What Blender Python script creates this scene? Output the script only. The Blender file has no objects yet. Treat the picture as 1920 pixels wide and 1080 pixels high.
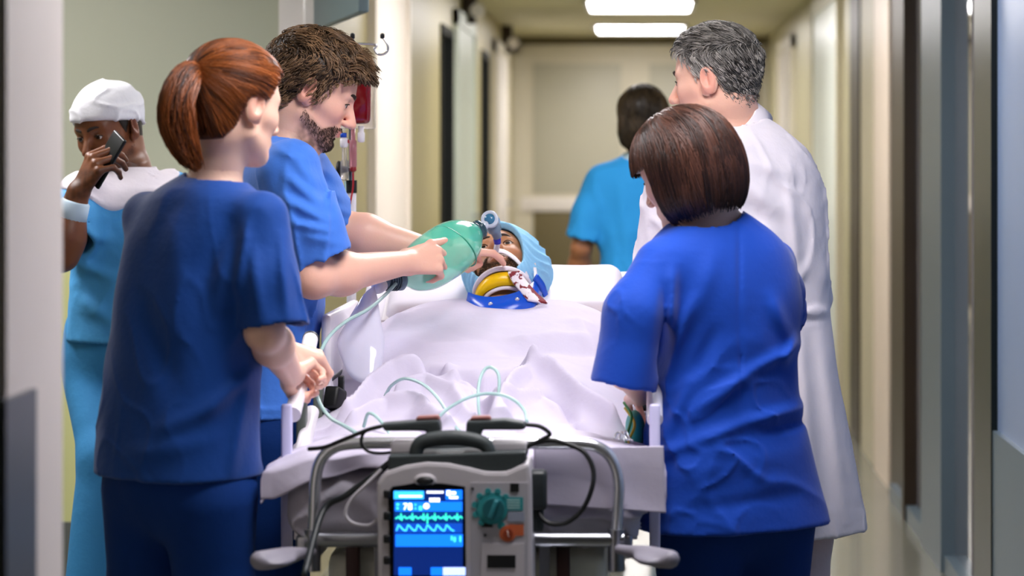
import bpy, math, random
import numpy as np
from mathutils import Matrix, Vector

random.seed(7)
rng = np.random.default_rng(7)
SC = bpy.context.scene
COL = SC.collection

# ---------------------------------------------------------------- camera
FPX, VX, VY, ZC = 5000.0, 1200.0, 287.0, 1.45      # focal length in px, vanishing point, eye height
cam_data = bpy.data.cameras.new('camera')
cam = bpy.data.objects.new('camera', cam_data)
COL.objects.link(cam)
cam.location = (0, 0, ZC)
cam.rotation_euler = (math.pi / 2, 0, 0)
cam_data.sensor_width = 36.0
cam_data.lens = FPX / 1920 * 36.0
cam_data.shift_x = -(VX - 960) / 1920
cam_data.shift_y = -(540 - VY) / 1920
cam_data.clip_start = 0.05
cam_data.dof.use_dof = True
cam_data.dof.focus_distance = 6.25
cam_data.dof.aperture_fstop = 3.3
SC.camera = cam

# ---------------------------------------------------------------- world, exposure
w = bpy.data.worlds.new('world'); SC.world = w
w.use_nodes = True
w.node_tree.nodes['Background'].inputs[0].default_value = (0.93, 0.95, 1.0, 1)
w.node_tree.nodes['Background'].inputs[1].default_value = 0.05
SC.view_settings.view_transform = 'Standard'
SC.view_settings.look = 'None'
SC.view_settings.gamma = 1
SC.view_settings.use_curve_mapping = False
SC.view_settings.exposure = 0.95
LAMP_POWER = 10.0        # emission of the ceiling diffusers

# ---------------------------------------------------------------- helpers
def P(px, py, Y):
    """point of the place seen at pixel (px, py) when it stands Y metres into the corridor"""
    return np.array([(px - VX) * Y / FPX, Y, ZC - (py - VY) * Y / FPX])

def lin(c):
    if isinstance(c, str):
        c = [int(c[i:i + 2], 16) / 255 for i in (0, 2, 4)]
        return tuple((v / 12.92 if v <= .04045 else ((v + .055) / 1.055) ** 2.4) for v in c)
    return tuple(c[:3])

MATS = {}
def mat(name, col, rough=.5, metal=0, var=.08, vscale=6, bump=0, bscale=40, emit=0, ecol=None, trans=0,
        ior=1.45, spec=.5, coat=0, sheen=0, attr=None, col2=None, alpha=1, sss=0, stretch=None):
    if name in MATS: return MATS[name]
    m = bpy.data.materials.new(name); m.use_nodes = True
    nt = m.node_tree; b = nt.nodes['Principled BSDF']
    c = lin(col)
    tc = nt.nodes.new('ShaderNodeTexCoord')
    mp = nt.nodes.new('ShaderNodeMapping'); nt.links.new(tc.outputs['Object'], mp.inputs[0])
    if stretch: mp.inputs['Scale'].default_value = stretch
    n = nt.nodes.new('ShaderNodeTexNoise'); n.inputs['Scale'].default_value = vscale; n.inputs['Detail'].default_value = 4
    nt.links.new(mp.outputs[0], n.inputs['Vector'])
    mx = nt.nodes.new('ShaderNodeMix'); mx.data_type = 'RGBA'
    c2 = lin(col2) if col2 is not None else tuple(v * (1 + var) for v in c)
    c1 = c if col2 is not None else tuple(v * (1 - var) for v in c)
    mx.inputs[6].default_value = (*c1, 1); mx.inputs[7].default_value = (*c2, 1)
    if attr:
        at = nt.nodes.new('ShaderNodeAttribute'); at.attribute_name = attr
        nt.links.new(at.outputs['Fac'], mx.inputs[0])
    else:
        nt.links.new(n.outputs['Fac'], mx.inputs[0])
    nt.links.new(mx.outputs[2], b.inputs['Base Color'])
    b.inputs['Roughness'].default_value = rough
    b.inputs['Metallic'].default_value = metal
    b.inputs['IOR'].default_value = ior
    b.inputs['Specular IOR Level'].default_value = spec
    b.inputs['Transmission Weight'].default_value = trans
    b.inputs['Coat Weight'].default_value = coat
    b.inputs['Sheen Weight'].default_value = sheen
    b.inputs['Alpha'].default_value = alpha
    if sss:
        b.inputs['Subsurface Weight'].default_value = sss
        b.inputs['Subsurface Radius'].default_value = (.012, .005, .003)
        b.inputs['Subsurface Scale'].default_value = 1
    if emit:
        b.inputs['Emission Color'].default_value = (*(lin(ecol) if ecol else c), 1)
        b.inputs['Emission Strength'].default_value = emit
    if bump:
        n2 = nt.nodes.new('ShaderNodeTexNoise'); n2.inputs['Scale'].default_value = bscale; n2.inputs['Detail'].default_value = 5
        nt.links.new(mp.outputs[0], n2.inputs['Vector'])
        bp = nt.nodes.new('ShaderNodeBump'); bp.inputs['Strength'].default_value = bump; bp.inputs['Distance'].default_value = .01
        nt.links.new(n2.outputs['Fac'], bp.inputs['Height']); nt.links.new(bp.outputs[0], b.inputs['Normal'])
    MATS[name] = m
    return m

def link(o, parent=None):
    COL.objects.link(o)
    if parent is not None: o.parent = parent
    return o

def tag(o, label=None, cat=None, group=None, kind=None):
    if label: o['label'] = label
    if cat: o['category'] = cat
    if group: o['group'] = group
    if kind: o['kind'] = kind
    return o

def thing(name, label, cat, group=None, loc=(0, 0, 0)):
    o = bpy.data.objects.new(name, None); COL.objects.link(o)
    o.empty_display_size = .05; o.location = loc
    return tag(o, label, cat, group)

def rawmesh(name, V, F, material=None, parent=None, smooth=True, attrs=None, mats=None, fmat=None):
    """V (n,3) array; F list of index lists or (m,k) array"""
    me = bpy.data.meshes.new(name)
    V = np.asarray(V, dtype=np.float32).reshape(-1, 3)
    if isinstance(F, np.ndarray):
        k = F.shape[1]; m = F.shape[0]
        me.vertices.add(len(V)); me.vertices.foreach_set('co', V.ravel())
        me.loops.add(m * k); me.loops.foreach_set('vertex_index', F.astype(np.int32).ravel())
        me.polygons.add(m)
        me.polygons.foreach_set('loop_start', np.arange(0, m * k, k, dtype=np.int32))
        me.update(calc_edges=True)
    else:
        me.from_pydata(V.tolist(), [], [list(map(int, f)) for f in F])
    if smooth: me.polygons.foreach_set('use_smooth', np.ones(len(me.polygons), dtype=bool))
    if attrs:
        for an, av in attrs.items():
            a = me.attributes.new(an, 'FLOAT', 'POINT'); a.data.foreach_set('value', np.asarray(av, dtype=np.float32))
    for mm in (mats or ([material] if material else [])): me.materials.append(mm)
    if fmat is not None: me.polygons.foreach_set('material_index', np.asarray(fmat, dtype=np.int32))
    me.update()
    o = bpy.data.objects.new(name, me)
    link(o, parent)
    if parent is not None:           # vertices are in world space; keep them there
        o.matrix_parent_inverse = Matrix.Translation(parent.location).inverted()
    return o

class MB:
    """collects simple solids in world space and links them as one mesh"""
    def __init__(s): s.V = []; s.F = []; s.S = []
    def add(s, V, F, smooth=False):
        n = len(s.V); s.V.extend([tuple(map(float, v)) for v in V]); s.F.extend([[i + n for i in f] for f in F]); s.S.extend([smooth] * len(F)); return s
    def box(s, c, d, R=None, bev=0):
        c = np.array(c, float); d = np.array(d, float) / 2
        if bev <= 0:
            vs = np.array([[x, y, z] for x in (-1, 1) for y in (-1, 1) for z in (-1, 1)]) * d
            fs = [(0, 1, 3, 2), (4, 6, 7, 5), (0, 4, 5, 1), (2, 3, 7, 6), (0, 2, 6, 4), (1, 5, 7, 3)]
        else:
            bev = min(bev, d.min() * .95)
            import bmesh
            bm = bmesh.new(); bmesh.ops.create_cube(bm, size=2)
            for v in bm.verts: v.co = Vector((v.co.x * d[0], v.co.y * d[1], v.co.z * d[2]))
            bmesh.ops.bevel(bm, geom=bm.edges[:], offset=bev, segments=2, profile=.6, affect='EDGES')
            bm.verts.index_update()
            vs = np.array([v.co[:] for v in bm.verts]); fs = [[v.index for v in f.verts] for f in bm.faces]; bm.free()
        if R is not None: vs = vs @ np.array(R).T
        return s.add(vs + c, fs, bev > 0)
    def box2(s, lo, hi, bev=0):
        lo = np.array(lo, float); hi = np.array(hi, float)
        return s.box((lo + hi) / 2, np.abs(hi - lo), None, bev)
    def cyl(s, a, b, ra, rb=None, n=16, caps=True):
        a = np.array(a, float); b = np.array(b, float); rb = ra if rb is None else rb
        ax = b - a; ax /= np.linalg.norm(ax)
        u = np.cross(ax, (0, 0, 1) if abs(ax[2]) < .9 else (1, 0, 0)); u /= np.linalg.norm(u); v = np.cross(ax, u)
        th = np.arange(n) * 2 * np.pi / n
        ring = np.cos(th)[:, None] * u + np.sin(th)[:, None] * v
        V = np.vstack([a + ring * ra, b + ring * rb])
        F = [(i, (i + 1) % n, n + (i + 1) % n, n + i) for i in range(n)]
        s.add(V, F, True)
        if caps: s.add(V, [list(range(n))[::-1], list(range(n, 2 * n))], False)
        return s
    def tube(s, pts, r, n=10, closed=False):
        pts = np.array(pts, float); m = len(pts)
        r = np.full(m, r) if np.isscalar(r) else np.array(r)
        T = np.gradient(pts, axis=0); T /= np.linalg.norm(T, axis=1)[:, None] + 1e-12
        u = np.cross(T[0], (0, 0, 1) if abs(T[0][2]) < .9 else (1, 0, 0)); u /= np.linalg.norm(u)
        V = []
        th = np.arange(n) * 2 * np.pi / n
        for i in range(m):
            u = u - T[i] * (u @ T[i]); u /= np.linalg.norm(u); v = np.cross(T[i], u)
            V.append(pts[i] + r[i] * (np.cos(th)[:, None] * u + np.sin(th)[:, None] * v))
        V = np.vstack(V)
        F = [(i * n + j, i * n + (j + 1) % n, (i + 1) * n + (j + 1) % n, (i + 1) * n + j) for i in range(m - 1) for j in range(n)]
        F += [list(range(n))[::-1], list(range((m - 1) * n, m * n))]
        return s.add(V, F, True)
    def lathe(s, a, ax, prof, n=24):
        """prof: list of (t along axis, radius)"""
        a = np.array(a, float); ax = np.array(ax, float); ax /= np.linalg.norm(ax)
        u = np.cross(ax, (0, 0, 1) if abs(ax[2]) < .9 else (1, 0, 0)); u /= np.linalg.norm(u); v = np.cross(ax, u)
        th = np.arange(n) * 2 * np.pi / n
        ring = np.cos(th)[:, None] * u + np.sin(th)[:, None] * v
        V = np.vstack([a + ax * t + ring * max(r, 1e-4) for t, r in prof])
        F = [(i * n + j, i * n + (j + 1) % n, (i + 1) * n + (j + 1) % n, (i + 1) * n + j) for i in range(len(prof) - 1) for j in range(n)]
        F += [list(range(n))[::-1], list(range((len(prof) - 1) * n, len(prof) * n))]
        return s.add(V, F, True)
    def build(s, name, material, parent=None):
        o = rawmesh(name, s.V, s.F, material, parent, smooth=False)
        o.data.polygons.foreach_set('use_smooth', np.array(s.S, dtype=bool))
        return o

def spline(pts, n=24):
    """Catmull-Rom through the points"""
    p = np.array(pts, float); p = np.vstack([2 * p[0] - p[1], p, 2 * p[-1] - p[-2]])
    out = []
    m = len(p) - 3
    for i in range(m):
        t = np.linspace(0, 1, max(2, n // m + 1), endpoint=(i == m - 1))[:, None]
        a, b, c, d = p[i:i + 4]
        out.append(.5 * ((2 * b) + (-a + c) * t + (2 * a - 5 * b + 4 * c - d) * t ** 2 + (-a + 3 * b - 3 * c + d) * t ** 3))
    return np.vstack(out)

def unit(v):
    v = np.array(v, float); return v / np.linalg.norm(v)

def frame(yaw, pitch=0, roll=0):
    """columns right, forward, up; yaw 0 faces down the corridor, + turns to the right; pitch + looks down"""
    t, p, r = map(math.radians, (yaw, pitch, roll))
    f = np.array([math.sin(t) * math.cos(p), math.cos(t) * math.cos(p), -math.sin(p)])
    rt = np.array([math.cos(t), -math.sin(t), 0]); up = np.cross(rt, f)
    rt2 = rt * math.cos(r) + up * math.sin(r); up2 = np.cross(rt2, f)
    return np.stack([rt2, f, up2], axis=1)

# ---------------------------------------------------------------- implicit surfaces (for bodies and cloth)
def su(a, b, k):
    if k <= 0: return np.minimum(a, b)
    h = np.maximum(k - np.abs(a - b), 0) / k
    return np.minimum(a, b) - h * h * k * .25
def ss(a, b, k):      # a minus b
    return -su(-a, b, k)
def si(a, b, k):
    return -su(-a, -b, k)
def nrm(q): return np.sqrt(np.einsum('ij,ij->i', q, q))
def sEl(p, c, r, R=None):
    q = p - np.asarray(c, np.float32)
    if R is not None: q = q @ np.asarray(R, np.float32)
    r = np.asarray(r, np.float32)
    k0 = nrm(q / r); k1 = nrm(q / (r * r)) + 1e-9
    return k0 * (k0 - 1) / k1
def sCo(p, a, b, ra, rb):
    a = np.asarray(a, np.float32); b = np.asarray(b, np.float32); ab = b - a
    pa = p - a; t = np.clip(pa @ ab / (ab @ ab), 0, 1)
    return nrm(pa - t[:, None] * ab) - (ra + (rb - ra) * t)
def sBox(p, c, hd, r, R=None):
    q = p - np.asarray(c, np.float32)
    if R is not None: q = q @ np.asarray(R, np.float32)
    q = np.abs(q) - (np.asarray(hd, np.float32) - r)
    return nrm(np.maximum(q, 0)) + np.minimum(q.max(axis=1), 0) - r
def wav(p, seed, freq, n=5, st=(1, 1, 1)):
    g = np.random.default_rng(seed); q = p * np.asarray(st, np.float32)
    out = 0
    for i in range(n):
        k = g.normal(size=3); k = (k / np.linalg.norm(k) * freq * g.uniform(.6, 1.5)).astype(np.float32)
        k2 = (g.normal(size=3) * freq * .4).astype(np.float32)
        out = out + np.sin(q @ k + 1.3 * np.sin(q @ k2 + g.uniform(0, 6)) + g.uniform(0, 6))
    return out / n

_C8 = np.array([[i, j, k] for i in (0, 1) for j in (0, 1) for k in (0, 1)])
_E12 = [(a, b) for a in range(8) for b in range(a + 1, 8) if np.abs(_C8[a] - _C8[b]).sum() == 1]
def isosurf(f, lo, hi, h, slack=1.7):
    lo = np.asarray(lo, float); hi = np.asarray(hi, float); B = 4
    nb = np.ceil((hi - lo) / (h * B)).astype(int)
    g = [lo[i] + (np.arange(nb[i]) + .5) * B * h - .5 * h for i in range(3)]
    cc = np.stack(np.meshgrid(*g, indexing='ij'), -1).reshape(-1, 3).astype(np.float32)
    dc = np.concatenate([f(cc[i:i + 200000]) for i in range(0, len(cc), 200000)])
    near = np.abs(dc) < B * h * .87 * slack
    D = np.repeat(np.repeat(np.repeat(np.where(dc < 0, -1., 1.).astype(np.float32).reshape(nb), B, 0), B, 1), B, 2)
    bi = np.stack(np.unravel_index(np.nonzero(near)[0], nb), -1) * B
    off = np.stack(np.meshgrid(*[np.arange(B)] * 3, indexing='ij'), -1).reshape(-1, 3)
    idx = (bi[:, None, :] + off[None]).reshape(-1, 3)
    pts = (lo + idx * h).astype(np.float32)
    dv = np.concatenate([f(pts[i:i + 60000]) for i in range(0, len(pts), 60000)]) if len(pts) else np.zeros(0)
    D[idx[:, 0], idx[:, 1], idx[:, 2]] = dv
    S = D < 0
    c = np.zeros(tuple(np.array(S.shape) - 1), np.int8)
    n0, n1, n2 = c.shape
    for a in _C8: c += S[a[0]:a[0] + n0, a[1]:a[1] + n1, a[2]:a[2] + n2]
    act = (c > 0) & (c < 8)
    ii = np.argwhere(act)
    ID = np.full(c.shape, -1, np.int32); ID[act] = np.arange(len(ii))
    pos = np.zeros((len(ii), 3)); cnt = np.zeros(len(ii))
    cd = [D[ii[:, 0] + a[0], ii[:, 1] + a[1], ii[:, 2] + a[2]] for a in _C8]
    for a, b in _E12:
        m = (cd[a] < 0) != (cd[b] < 0)
        t = cd[a][m] / (cd[a][m] - cd[b][m])
        pos[m] += _C8[a] + t[:, None] * (_C8[b] - _C8[a]); cnt[m] += 1
    V = lo + h * (ii + pos / np.maximum(cnt, 1)[:, None])
    Q = []
    for ax in range(3):
        u, v = (ax + 1) % 3, (ax + 2) % 3
        sl0 = [slice(1, -1)] * 3; sl1 = [slice(1, -1)] * 3
        sl0[ax] = slice(0, -1); sl1[ax] = slice(1, None)
        A = S[tuple(sl0)]; Bm = S[tuple(sl1)]
        I = np.argwhere(A != Bm)
        ins = A[I[:, 0], I[:, 1], I[:, 2]]
        I[:, u] += 1; I[:, v] += 1
        def cell(du, dv):
            J = I.copy(); J[:, u] += du; J[:, v] += dv
            return ID[J[:, 0], J[:, 1], J[:, 2]]
        q = np.stack([cell(-1, -1), cell(0, -1), cell(0, 0), cell(-1, 0)], 1)
        q[~ins] = q[~ins][:, ::-1]
        Q.append(q)
    Q = np.vstack(Q); Q = Q[(Q >= 0).all(1)]
    return V, Q

def relax(V, Q, it=1, lam=.5):
    for _ in range(it):
        acc = np.zeros_like(V); n = np.zeros(len(V))
        for a in range(4):
            i, j = Q[:, a], Q[:, (a + 1) % 4]
            for d in range(3): acc[:, d] += np.bincount(i, V[j, d], len(V)) + np.bincount(j, V[i, d], len(V))
            n += np.bincount(i, minlength=len(V)) + np.bincount(j, minlength=len(V))
        V = V + lam * (acc / np.maximum(n, 1)[:, None] - V)
    return V

def largest(V, Q):
    """keep the biggest connected piece"""
    l = np.arange(len(V))
    E = np.vstack([Q[:, [0, 1]], Q[:, [1, 2]], Q[:, [2, 3]]])
    while True:
        m = np.minimum(l[E[:, 0]], l[E[:, 1]]); n = l.copy()
        np.minimum.at(n, E[:, 0], m); np.minimum.at(n, E[:, 1], m); n = n[n]; n = n[n]
        if (n == l).all(): break
        l = n
    k = np.bincount(l).argmax(); keep = l == k
    idx = np.cumsum(keep) - 1
    return V[keep], idx[Q[keep[Q[:, 0]]]]

def joinVQ(parts):
    V = []; Q = []; n = 0
    for v, q in parts: V.append(v); Q.append(q + n); n += len(v)
    return np.vstack(V), np.vstack(Q)

def grad(f, p, e=.002):
    g = np.stack([f(p + np.array(d, np.float32) * e) - f(p - np.array(d, np.float32) * e) for d in ((1, 0, 0), (0, 1, 0), (0, 0, 1))], -1)
    return g / (nrm(g)[:, None] + 1e-9)

def sample(V, Q, n, seed=0):
    g = np.random.default_rng(seed)
    a = V[Q[:, 0]]; b = V[Q[:, 1]]; c = V[Q[:, 2]]; d = V[Q[:, 3]]
    nn = np.cross(c - a, d - b); ar = np.linalg.norm(nn, axis=1)
    i = g.choice(len(Q), n, p=ar / ar.sum())
    s, t = g.random((2, n, 1))
    p = (a[i] * (1 - s) + b[i] * s) * (1 - t) + (d[i] * (1 - s) + c[i] * s) * t
    return p, nn[i] / (ar[i][:, None] + 1e-12)

def strand_mesh(pts, rad, val, sides=3):
    """pts (N,S,3); rad (N,S); returns V,Q(4),attr"""
    N, S, _ = pts.shape
    T = np.gradient(pts, axis=1); T /= np.linalg.norm(T, axis=2, keepdims=True) + 1e-9
    ref = np.tile(np.array([.3, -.9, .31]), (N, S, 1))
    u = np.cross(T, ref); u /= np.linalg.norm(u, axis=2, keepdims=True) + 1e-9
    v = np.cross(T, u)
    V = []
    for k in range(sides):
        a = 2 * np.pi * k / sides
        V.append(pts + rad[..., None] * (np.cos(a) * u + np.sin(a) * v))
    V = np.stack(V, 2).reshape(-1, 3)
    base = (np.arange(N)[:, None] * S + np.arange(S - 1)[None]) * sides
    Q = []
    for k in range(sides):
        k2 = (k + 1) % sides
        Q.append(np.stack([base + k, base + k2, base + sides + k2, base + sides + k], -1).reshape(-1, 4))
    return V, np.vstack(Q), np.repeat(val, S * sides)

def grow(roots, nrmls, flow, hull, length, S=8, lift=.3, noise=.2, off=.002, offvar=.004, stick=1., clump=0, seed=1, r0=.0011, tip=.3, bad=None):
    g = np.random.default_rng(seed); N = len(roots)
    L = length(roots) if callable(length) else np.full(N, length)
    L = L * g.uniform(.75, 1.15, N)
    o = off + offvar * g.random(N)
    jit = g.normal(size=(N, 3)) * noise
    if clump:
        cs = roots[g.choice(N, clump, replace=False)]
        ci = np.argmin(((roots[:, None, :] - cs[None]) ** 2).sum(-1), 1)
        cj = g.normal(size=(clump, 3)) * noise * 1.6
        co = g.random(clump) * offvar * 1.2
        jit = jit * .35 + cj[ci]; o = o * .4 + off + co[ci]
        cv = g.random(clump)[ci]
    else: cv = g.random(N)
    p = roots + nrmls * o[:, None] * .5; pts = [p]
    for s in range(S - 1):
        t = s / (S - 1)
        d = flow(p, nrmls, t) + jit + nrmls * (lift * (1 - t))[..., None] if np.ndim(lift) else flow(p, nrmls, t) + jit + nrmls * lift * (1 - t)
        d /= np.linalg.norm(d, axis=1, keepdims=True) + 1e-9
        p = p + d * (L / (S - 1))[:, None]
        if hull is not None:
            pf = p.astype(np.float32); dd = hull(pf); gr = grad(hull, pf)
            corr = np.where(dd < o, dd - o, (dd - o) * stick)
            p = p - gr * corr[:, None]
        pts.append(p)
    pts = np.stack(pts, 1)
    if bad is not None:
        ok = ~bad(pts); pts, cv, N = pts[ok], cv[ok], int(ok.sum())
    prof = np.linspace(1, tip, S)[None] * (r0 * g.uniform(.7, 1.3, N))[:, None]
    return strand_mesh(pts, prof, np.clip(cv * .7 + .3 * g.random(N), 0, 1))
# ---------------------------------------------------------------- the corridor
XL, XR, YB, ZT = -1.09, 1.10, 23.0, 2.45
M_wall = mat('wall paint cream', 'A89C6A', .35, var=.04, vscale=2, bump=.02, bscale=60)
M_wallr = mat('wall paint cream right', 'ACA582', .35, var=.04, vscale=2, bump=.02, bscale=60)
M_green = mat('wall paint grey green', 'ADAF98', .5, var=.04, vscale=2, bump=.02)
M_dado = mat('wall paint yellow', 'C9C98C', .4, var=.04, vscale=2)
M_ceil = mat('ceiling paint', 'D2CCA8', .6, var=.04, vscale=1)
M_floor = mat('floor vinyl', '6A6A5E', .25, var=.08, vscale=3, coat=.3)
M_white = mat('white lacquer', 'E9E2DA', .3, var=.02)
M_pale = mat('pale grey green door', 'C9D2C4', .35, var=.03)
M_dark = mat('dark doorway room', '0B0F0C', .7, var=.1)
M_brown = mat('dark brown frame', '2E2013', .4, var=.1)
M_slate = mat('slate grey frame', '51606A', .35, var=.05)
M_blugrey = mat('blue grey laminate', '7486A6', .3, var=.05)
M_skirt = mat('skirting grey', '5F625C', .4, var=.05)
M_doorgrey = mat('warm grey door panel', 'BCB8A4', .45, var=.03)
M_frame = mat('door frame cream', 'D5CDB6', .4, var=.03)
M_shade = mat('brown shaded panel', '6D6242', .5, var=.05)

def st(name, mb, m, parent=None):
    o = mb.build(name, m, parent)
    if parent is None: o['kind'] = 'structure'
    return o

st('floor', MB().box2((-4.2, -3.5, -.1), (2.4, 24, 0)), M_floor)
st('ceiling', MB().box2((-4.2, -3.5, ZT), (2.4, 24, ZT + .1)), M_ceil)
# left wall: from the lobby corner to the end, with two dark doorways
wl = MB()
YC = 8.62
D1, D2, DH = (14.55, 15.45), (18.25, 19.15), 2.15
for y0, y1 in ((YC + .03, D1[0]), (D1[1], D2[0]), (D2[1], YB)):
    wl.box2((XL - .18, y0, 0), (XL, y1, ZT))
for y0, y1 in (D1, D2):
    wl.box2((XL - .18, y0, DH), (XL, y1, ZT))
wall_left = st('wall_left', wl, M_wall)
# rooms behind the doorways (unlit: their darkness is put into near-black wall colour)
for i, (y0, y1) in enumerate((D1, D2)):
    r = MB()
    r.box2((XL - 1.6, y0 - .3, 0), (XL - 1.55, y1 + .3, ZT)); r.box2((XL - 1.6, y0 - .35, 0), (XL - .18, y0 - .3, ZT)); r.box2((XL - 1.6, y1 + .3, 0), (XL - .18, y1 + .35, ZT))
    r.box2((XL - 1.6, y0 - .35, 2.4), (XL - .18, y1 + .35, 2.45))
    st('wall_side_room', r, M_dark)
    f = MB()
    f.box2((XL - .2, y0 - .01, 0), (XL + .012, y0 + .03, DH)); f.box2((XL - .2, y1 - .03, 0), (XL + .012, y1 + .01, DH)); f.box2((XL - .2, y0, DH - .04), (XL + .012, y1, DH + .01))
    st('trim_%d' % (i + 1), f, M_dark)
# white double door on the left wall (seen as a bright upright band) and pale doors farther on
def side_door(i, x, sgn, y0, y1, z1, m, mf, t=.03):
    f = MB(); f.box2((x, y0 - .09, 0), (x + sgn * .035, y0, z1 + .09)); f.box2((x, y1, 0), (x + sgn * .035, y1 + .09, z1 + .09)); f.box2((x, y0 - .09, z1), (x + sgn * .035, y1 + .09, z1 + .09))
    d = st('door_%d' % i, MB().box2((x, y0, .01), (x + sgn * .02, y1, z1)), m)
    f.build('door_frame', mf, d)
    h = MB(); yy = y1 - .1; h.cyl((x + sgn * .02, yy, 1.05), (x + sgn * .07, yy, 1.05), .01); h.cyl((x + sgn * .065, yy, 1.05), (x + sgn * .065, yy - .12, 1.05), .009)
    h.build('door_handle', M_chrome, d)
    return d
M_chrome = mat('brushed chrome', 'C6C9CC', .22, 1, var=.04)
M_cream2 = mat('bright cream door', 'F4EADC', .55, var=.02)
side_door(1, XL, 1, 10.75, 12.2, 2.42, M_cream2, M_cream2)
side_door(2, XL, 1, 15.6, 17.15, 2.2, M_pale, M_pale)
side_door(3, XL, 1, 19.7, 21.5, 2.2, M_white, M_frame)
# left wall small dark projecting signs above the doors
for yy, zz in ((16.3, 2.34), (20.9, 2.33)):
    s_ = thing('door_sign', 'small dark projecting sign high on the left wall, ' + ('nearer the camera' if yy < 18 else 'close to the end doors'), 'sign', loc=(XL, yy, zz))
    MB().box2((XL, yy - .02, zz - .1), (XL + .09, yy + .02, zz + .13), .004).build('sign_plate', M_brown, s_)
    MB().cyl((XL + .10, yy - .05, zz - .02), (XL + .10, yy - .03, zz - .02), .045).build('sign_lamp', M_white, s_)
# lobby on the left: wall facing the camera, grey green above, yellow below
st('wall_lobby', MB().box2((-4.2, YC, 1.12), (XL - .06, YC + .18, ZT)), M_green)
wlo = st('wall_lobby_lower', MB().box2((-4.2, YC - .008, 0), (XL - .06, YC + .17, 1.12)), M_dado)
st('trim_10', MB().box2((XL - .075, YC - .02, 0), (XL + .004, YC + .1, ZT)), M_white)
st('baseboard_lobby', MB().box2((-4.2, YC - .025, 0), (XL - .05, YC, .26)), M_skirt)
st('wall_lobby_side', MB().box2((-4.3, -3.5, 0), (-4.2, YC, ZT)), M_green)
# near pillar at the left edge of the picture
M_pillar = mat('pillar white', 'F0E4DC', .5, var=.03)
M_pillard = mat('pillar grey band', '54585C', .4, var=.05)
st('wall_pillar', MB().box2((-1.60, 3.60, 0), (-.855, 3.95, ZT)), M_pillar)
st('trim_11', MB().box2((-.87, 3.56, 0), (-.846, 3.74, 1.12)), M_pillard)
# end wall with the double door
st('wall_back', MB().box2((XL - .2, YB, 0), (XR + .2, YB + .15, ZT)), M_frame)
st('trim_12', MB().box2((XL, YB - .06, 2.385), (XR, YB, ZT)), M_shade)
dx = [(-1.02, -.10), (-.02, .90)]
for i, (x0, x1) in enumerate(dx):
    d = st('door_%d' % (4 + i), MB().box2((x0, YB - .05, .01), (x1, YB - .005, 2.31)), M_frame)
    MB().box2((x0 + .1, YB - .058, 1.10), (x1 - .06, YB - .049, 2.22), .003).build('door_panel', M_doorgrey, d)
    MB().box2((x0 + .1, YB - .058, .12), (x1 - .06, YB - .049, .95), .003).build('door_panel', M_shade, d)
    MB().box2((x0, YB - .075, .95), (x1, YB - .05, 1.07), .004).build('push_bar', M_white, d)
f = MB(); f.box2((-1.09, YB - .1, 0), (-1.02, YB, 2.38)); f.box2((.90, YB - .1, 0), (.97, YB, 2.38)); f.box2((-1.09, YB - .1, 2.31), (.97, YB, 2.38)); f.box2((-.1, YB - .07, 0), (-.02, YB, 2.31))
st('trim_13', f, M_frame)
# right wall
st('wall_right', MB().box2((XR, 7.2, 0), (XR + .2, YB, ZT)), M_wallr)
def Yr(px, x=XR): return x * FPX / (px - VX)
def upright(i, px0, px1, m, x=XR, proj=.03, z0=0, z1=ZT):
    y1, y0 = (x - proj) * FPX / (px0 - VX), (x - proj) * FPX / (px1 - VX)
    return st('trim_%d' % i, MB().box2((x - proj, y0, z0), (x, y1, z1)), m)
side_door(6, XR, -1, 18.9, 20.7, 2.2, M_white, M_frame)
side_door(7, XR, -1, 14.55, 16.6, 2.3, mat('pale mint door', 'DDE3DA', .3, var=.02), M_frame)
upright(20, 1593, 1610, M_brown, proj=.01)
upright(21, 1614, 1637, mat('beige upright', 'B9B195', .4, var=.03), proj=.02)
upright(22, 1638, 1666, mat('pink beige upright', 'D2C3B2', .4, var=.03), proj=.03)
upright(23, 1667, 1690, M_brown, proj=.02)
# glazed screen nearer the camera: slate posts and glossy panes, their base colour lightened for reflections
M_glass = mat('glass with reflection tint', '6E6C74', .07, var=.06, coat=1, spec=1.0)
yA, yB2 = Yr(1835), Yr(1690)
scr = st('window_1', MB().box2((XR - .05, yA, 0), (XR + .01, yB2, .06)).box2((XR - .05, yA, 2.38), (XR + .01, yB2, ZT)), M_slate)
def post(px0, px1, m, name='mullion'):
    y1, y0 = Yr(px0, XR - .06), Yr(px1, XR - .06)
    return MB().box2((XR - .06, y0, 0), (XR + .01, y1, ZT)).build(name, m, scr)
post(1727, 1764, M_slate); post(1690, 1694, M_brown)
for a, b in ((1694, 1727), (1764, 1828)):
    y1, y0 = Yr(a), Yr(b)
    MB().box2((XR - .012, y0, .06), (XR - .002, y1, 2.38)).build('pane', M_glass, scr)
MB().box2((XR - .05, Yr(1858, 1.05), .0), (XR + .01, Yr(1826, 1.05), ZT)).build('mullion', mat('black post', '06100F', .3), scr)
near = st('wall_right_near', MB().box2((XR - .03, -3.5, 0), (XR + .2, Yr(1858, 1.07), ZT)), M_blugrey)
st('baseboard_right', MB().box2((XR - .045, -3.5, 0), (XR - .03, Yr(1858, 1.055), .62)), M_slate)
st('wall_behind', MB().box2((-4.2, -3.6, 0), (2.4, -3.5, ZT)), M_pillar)

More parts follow.
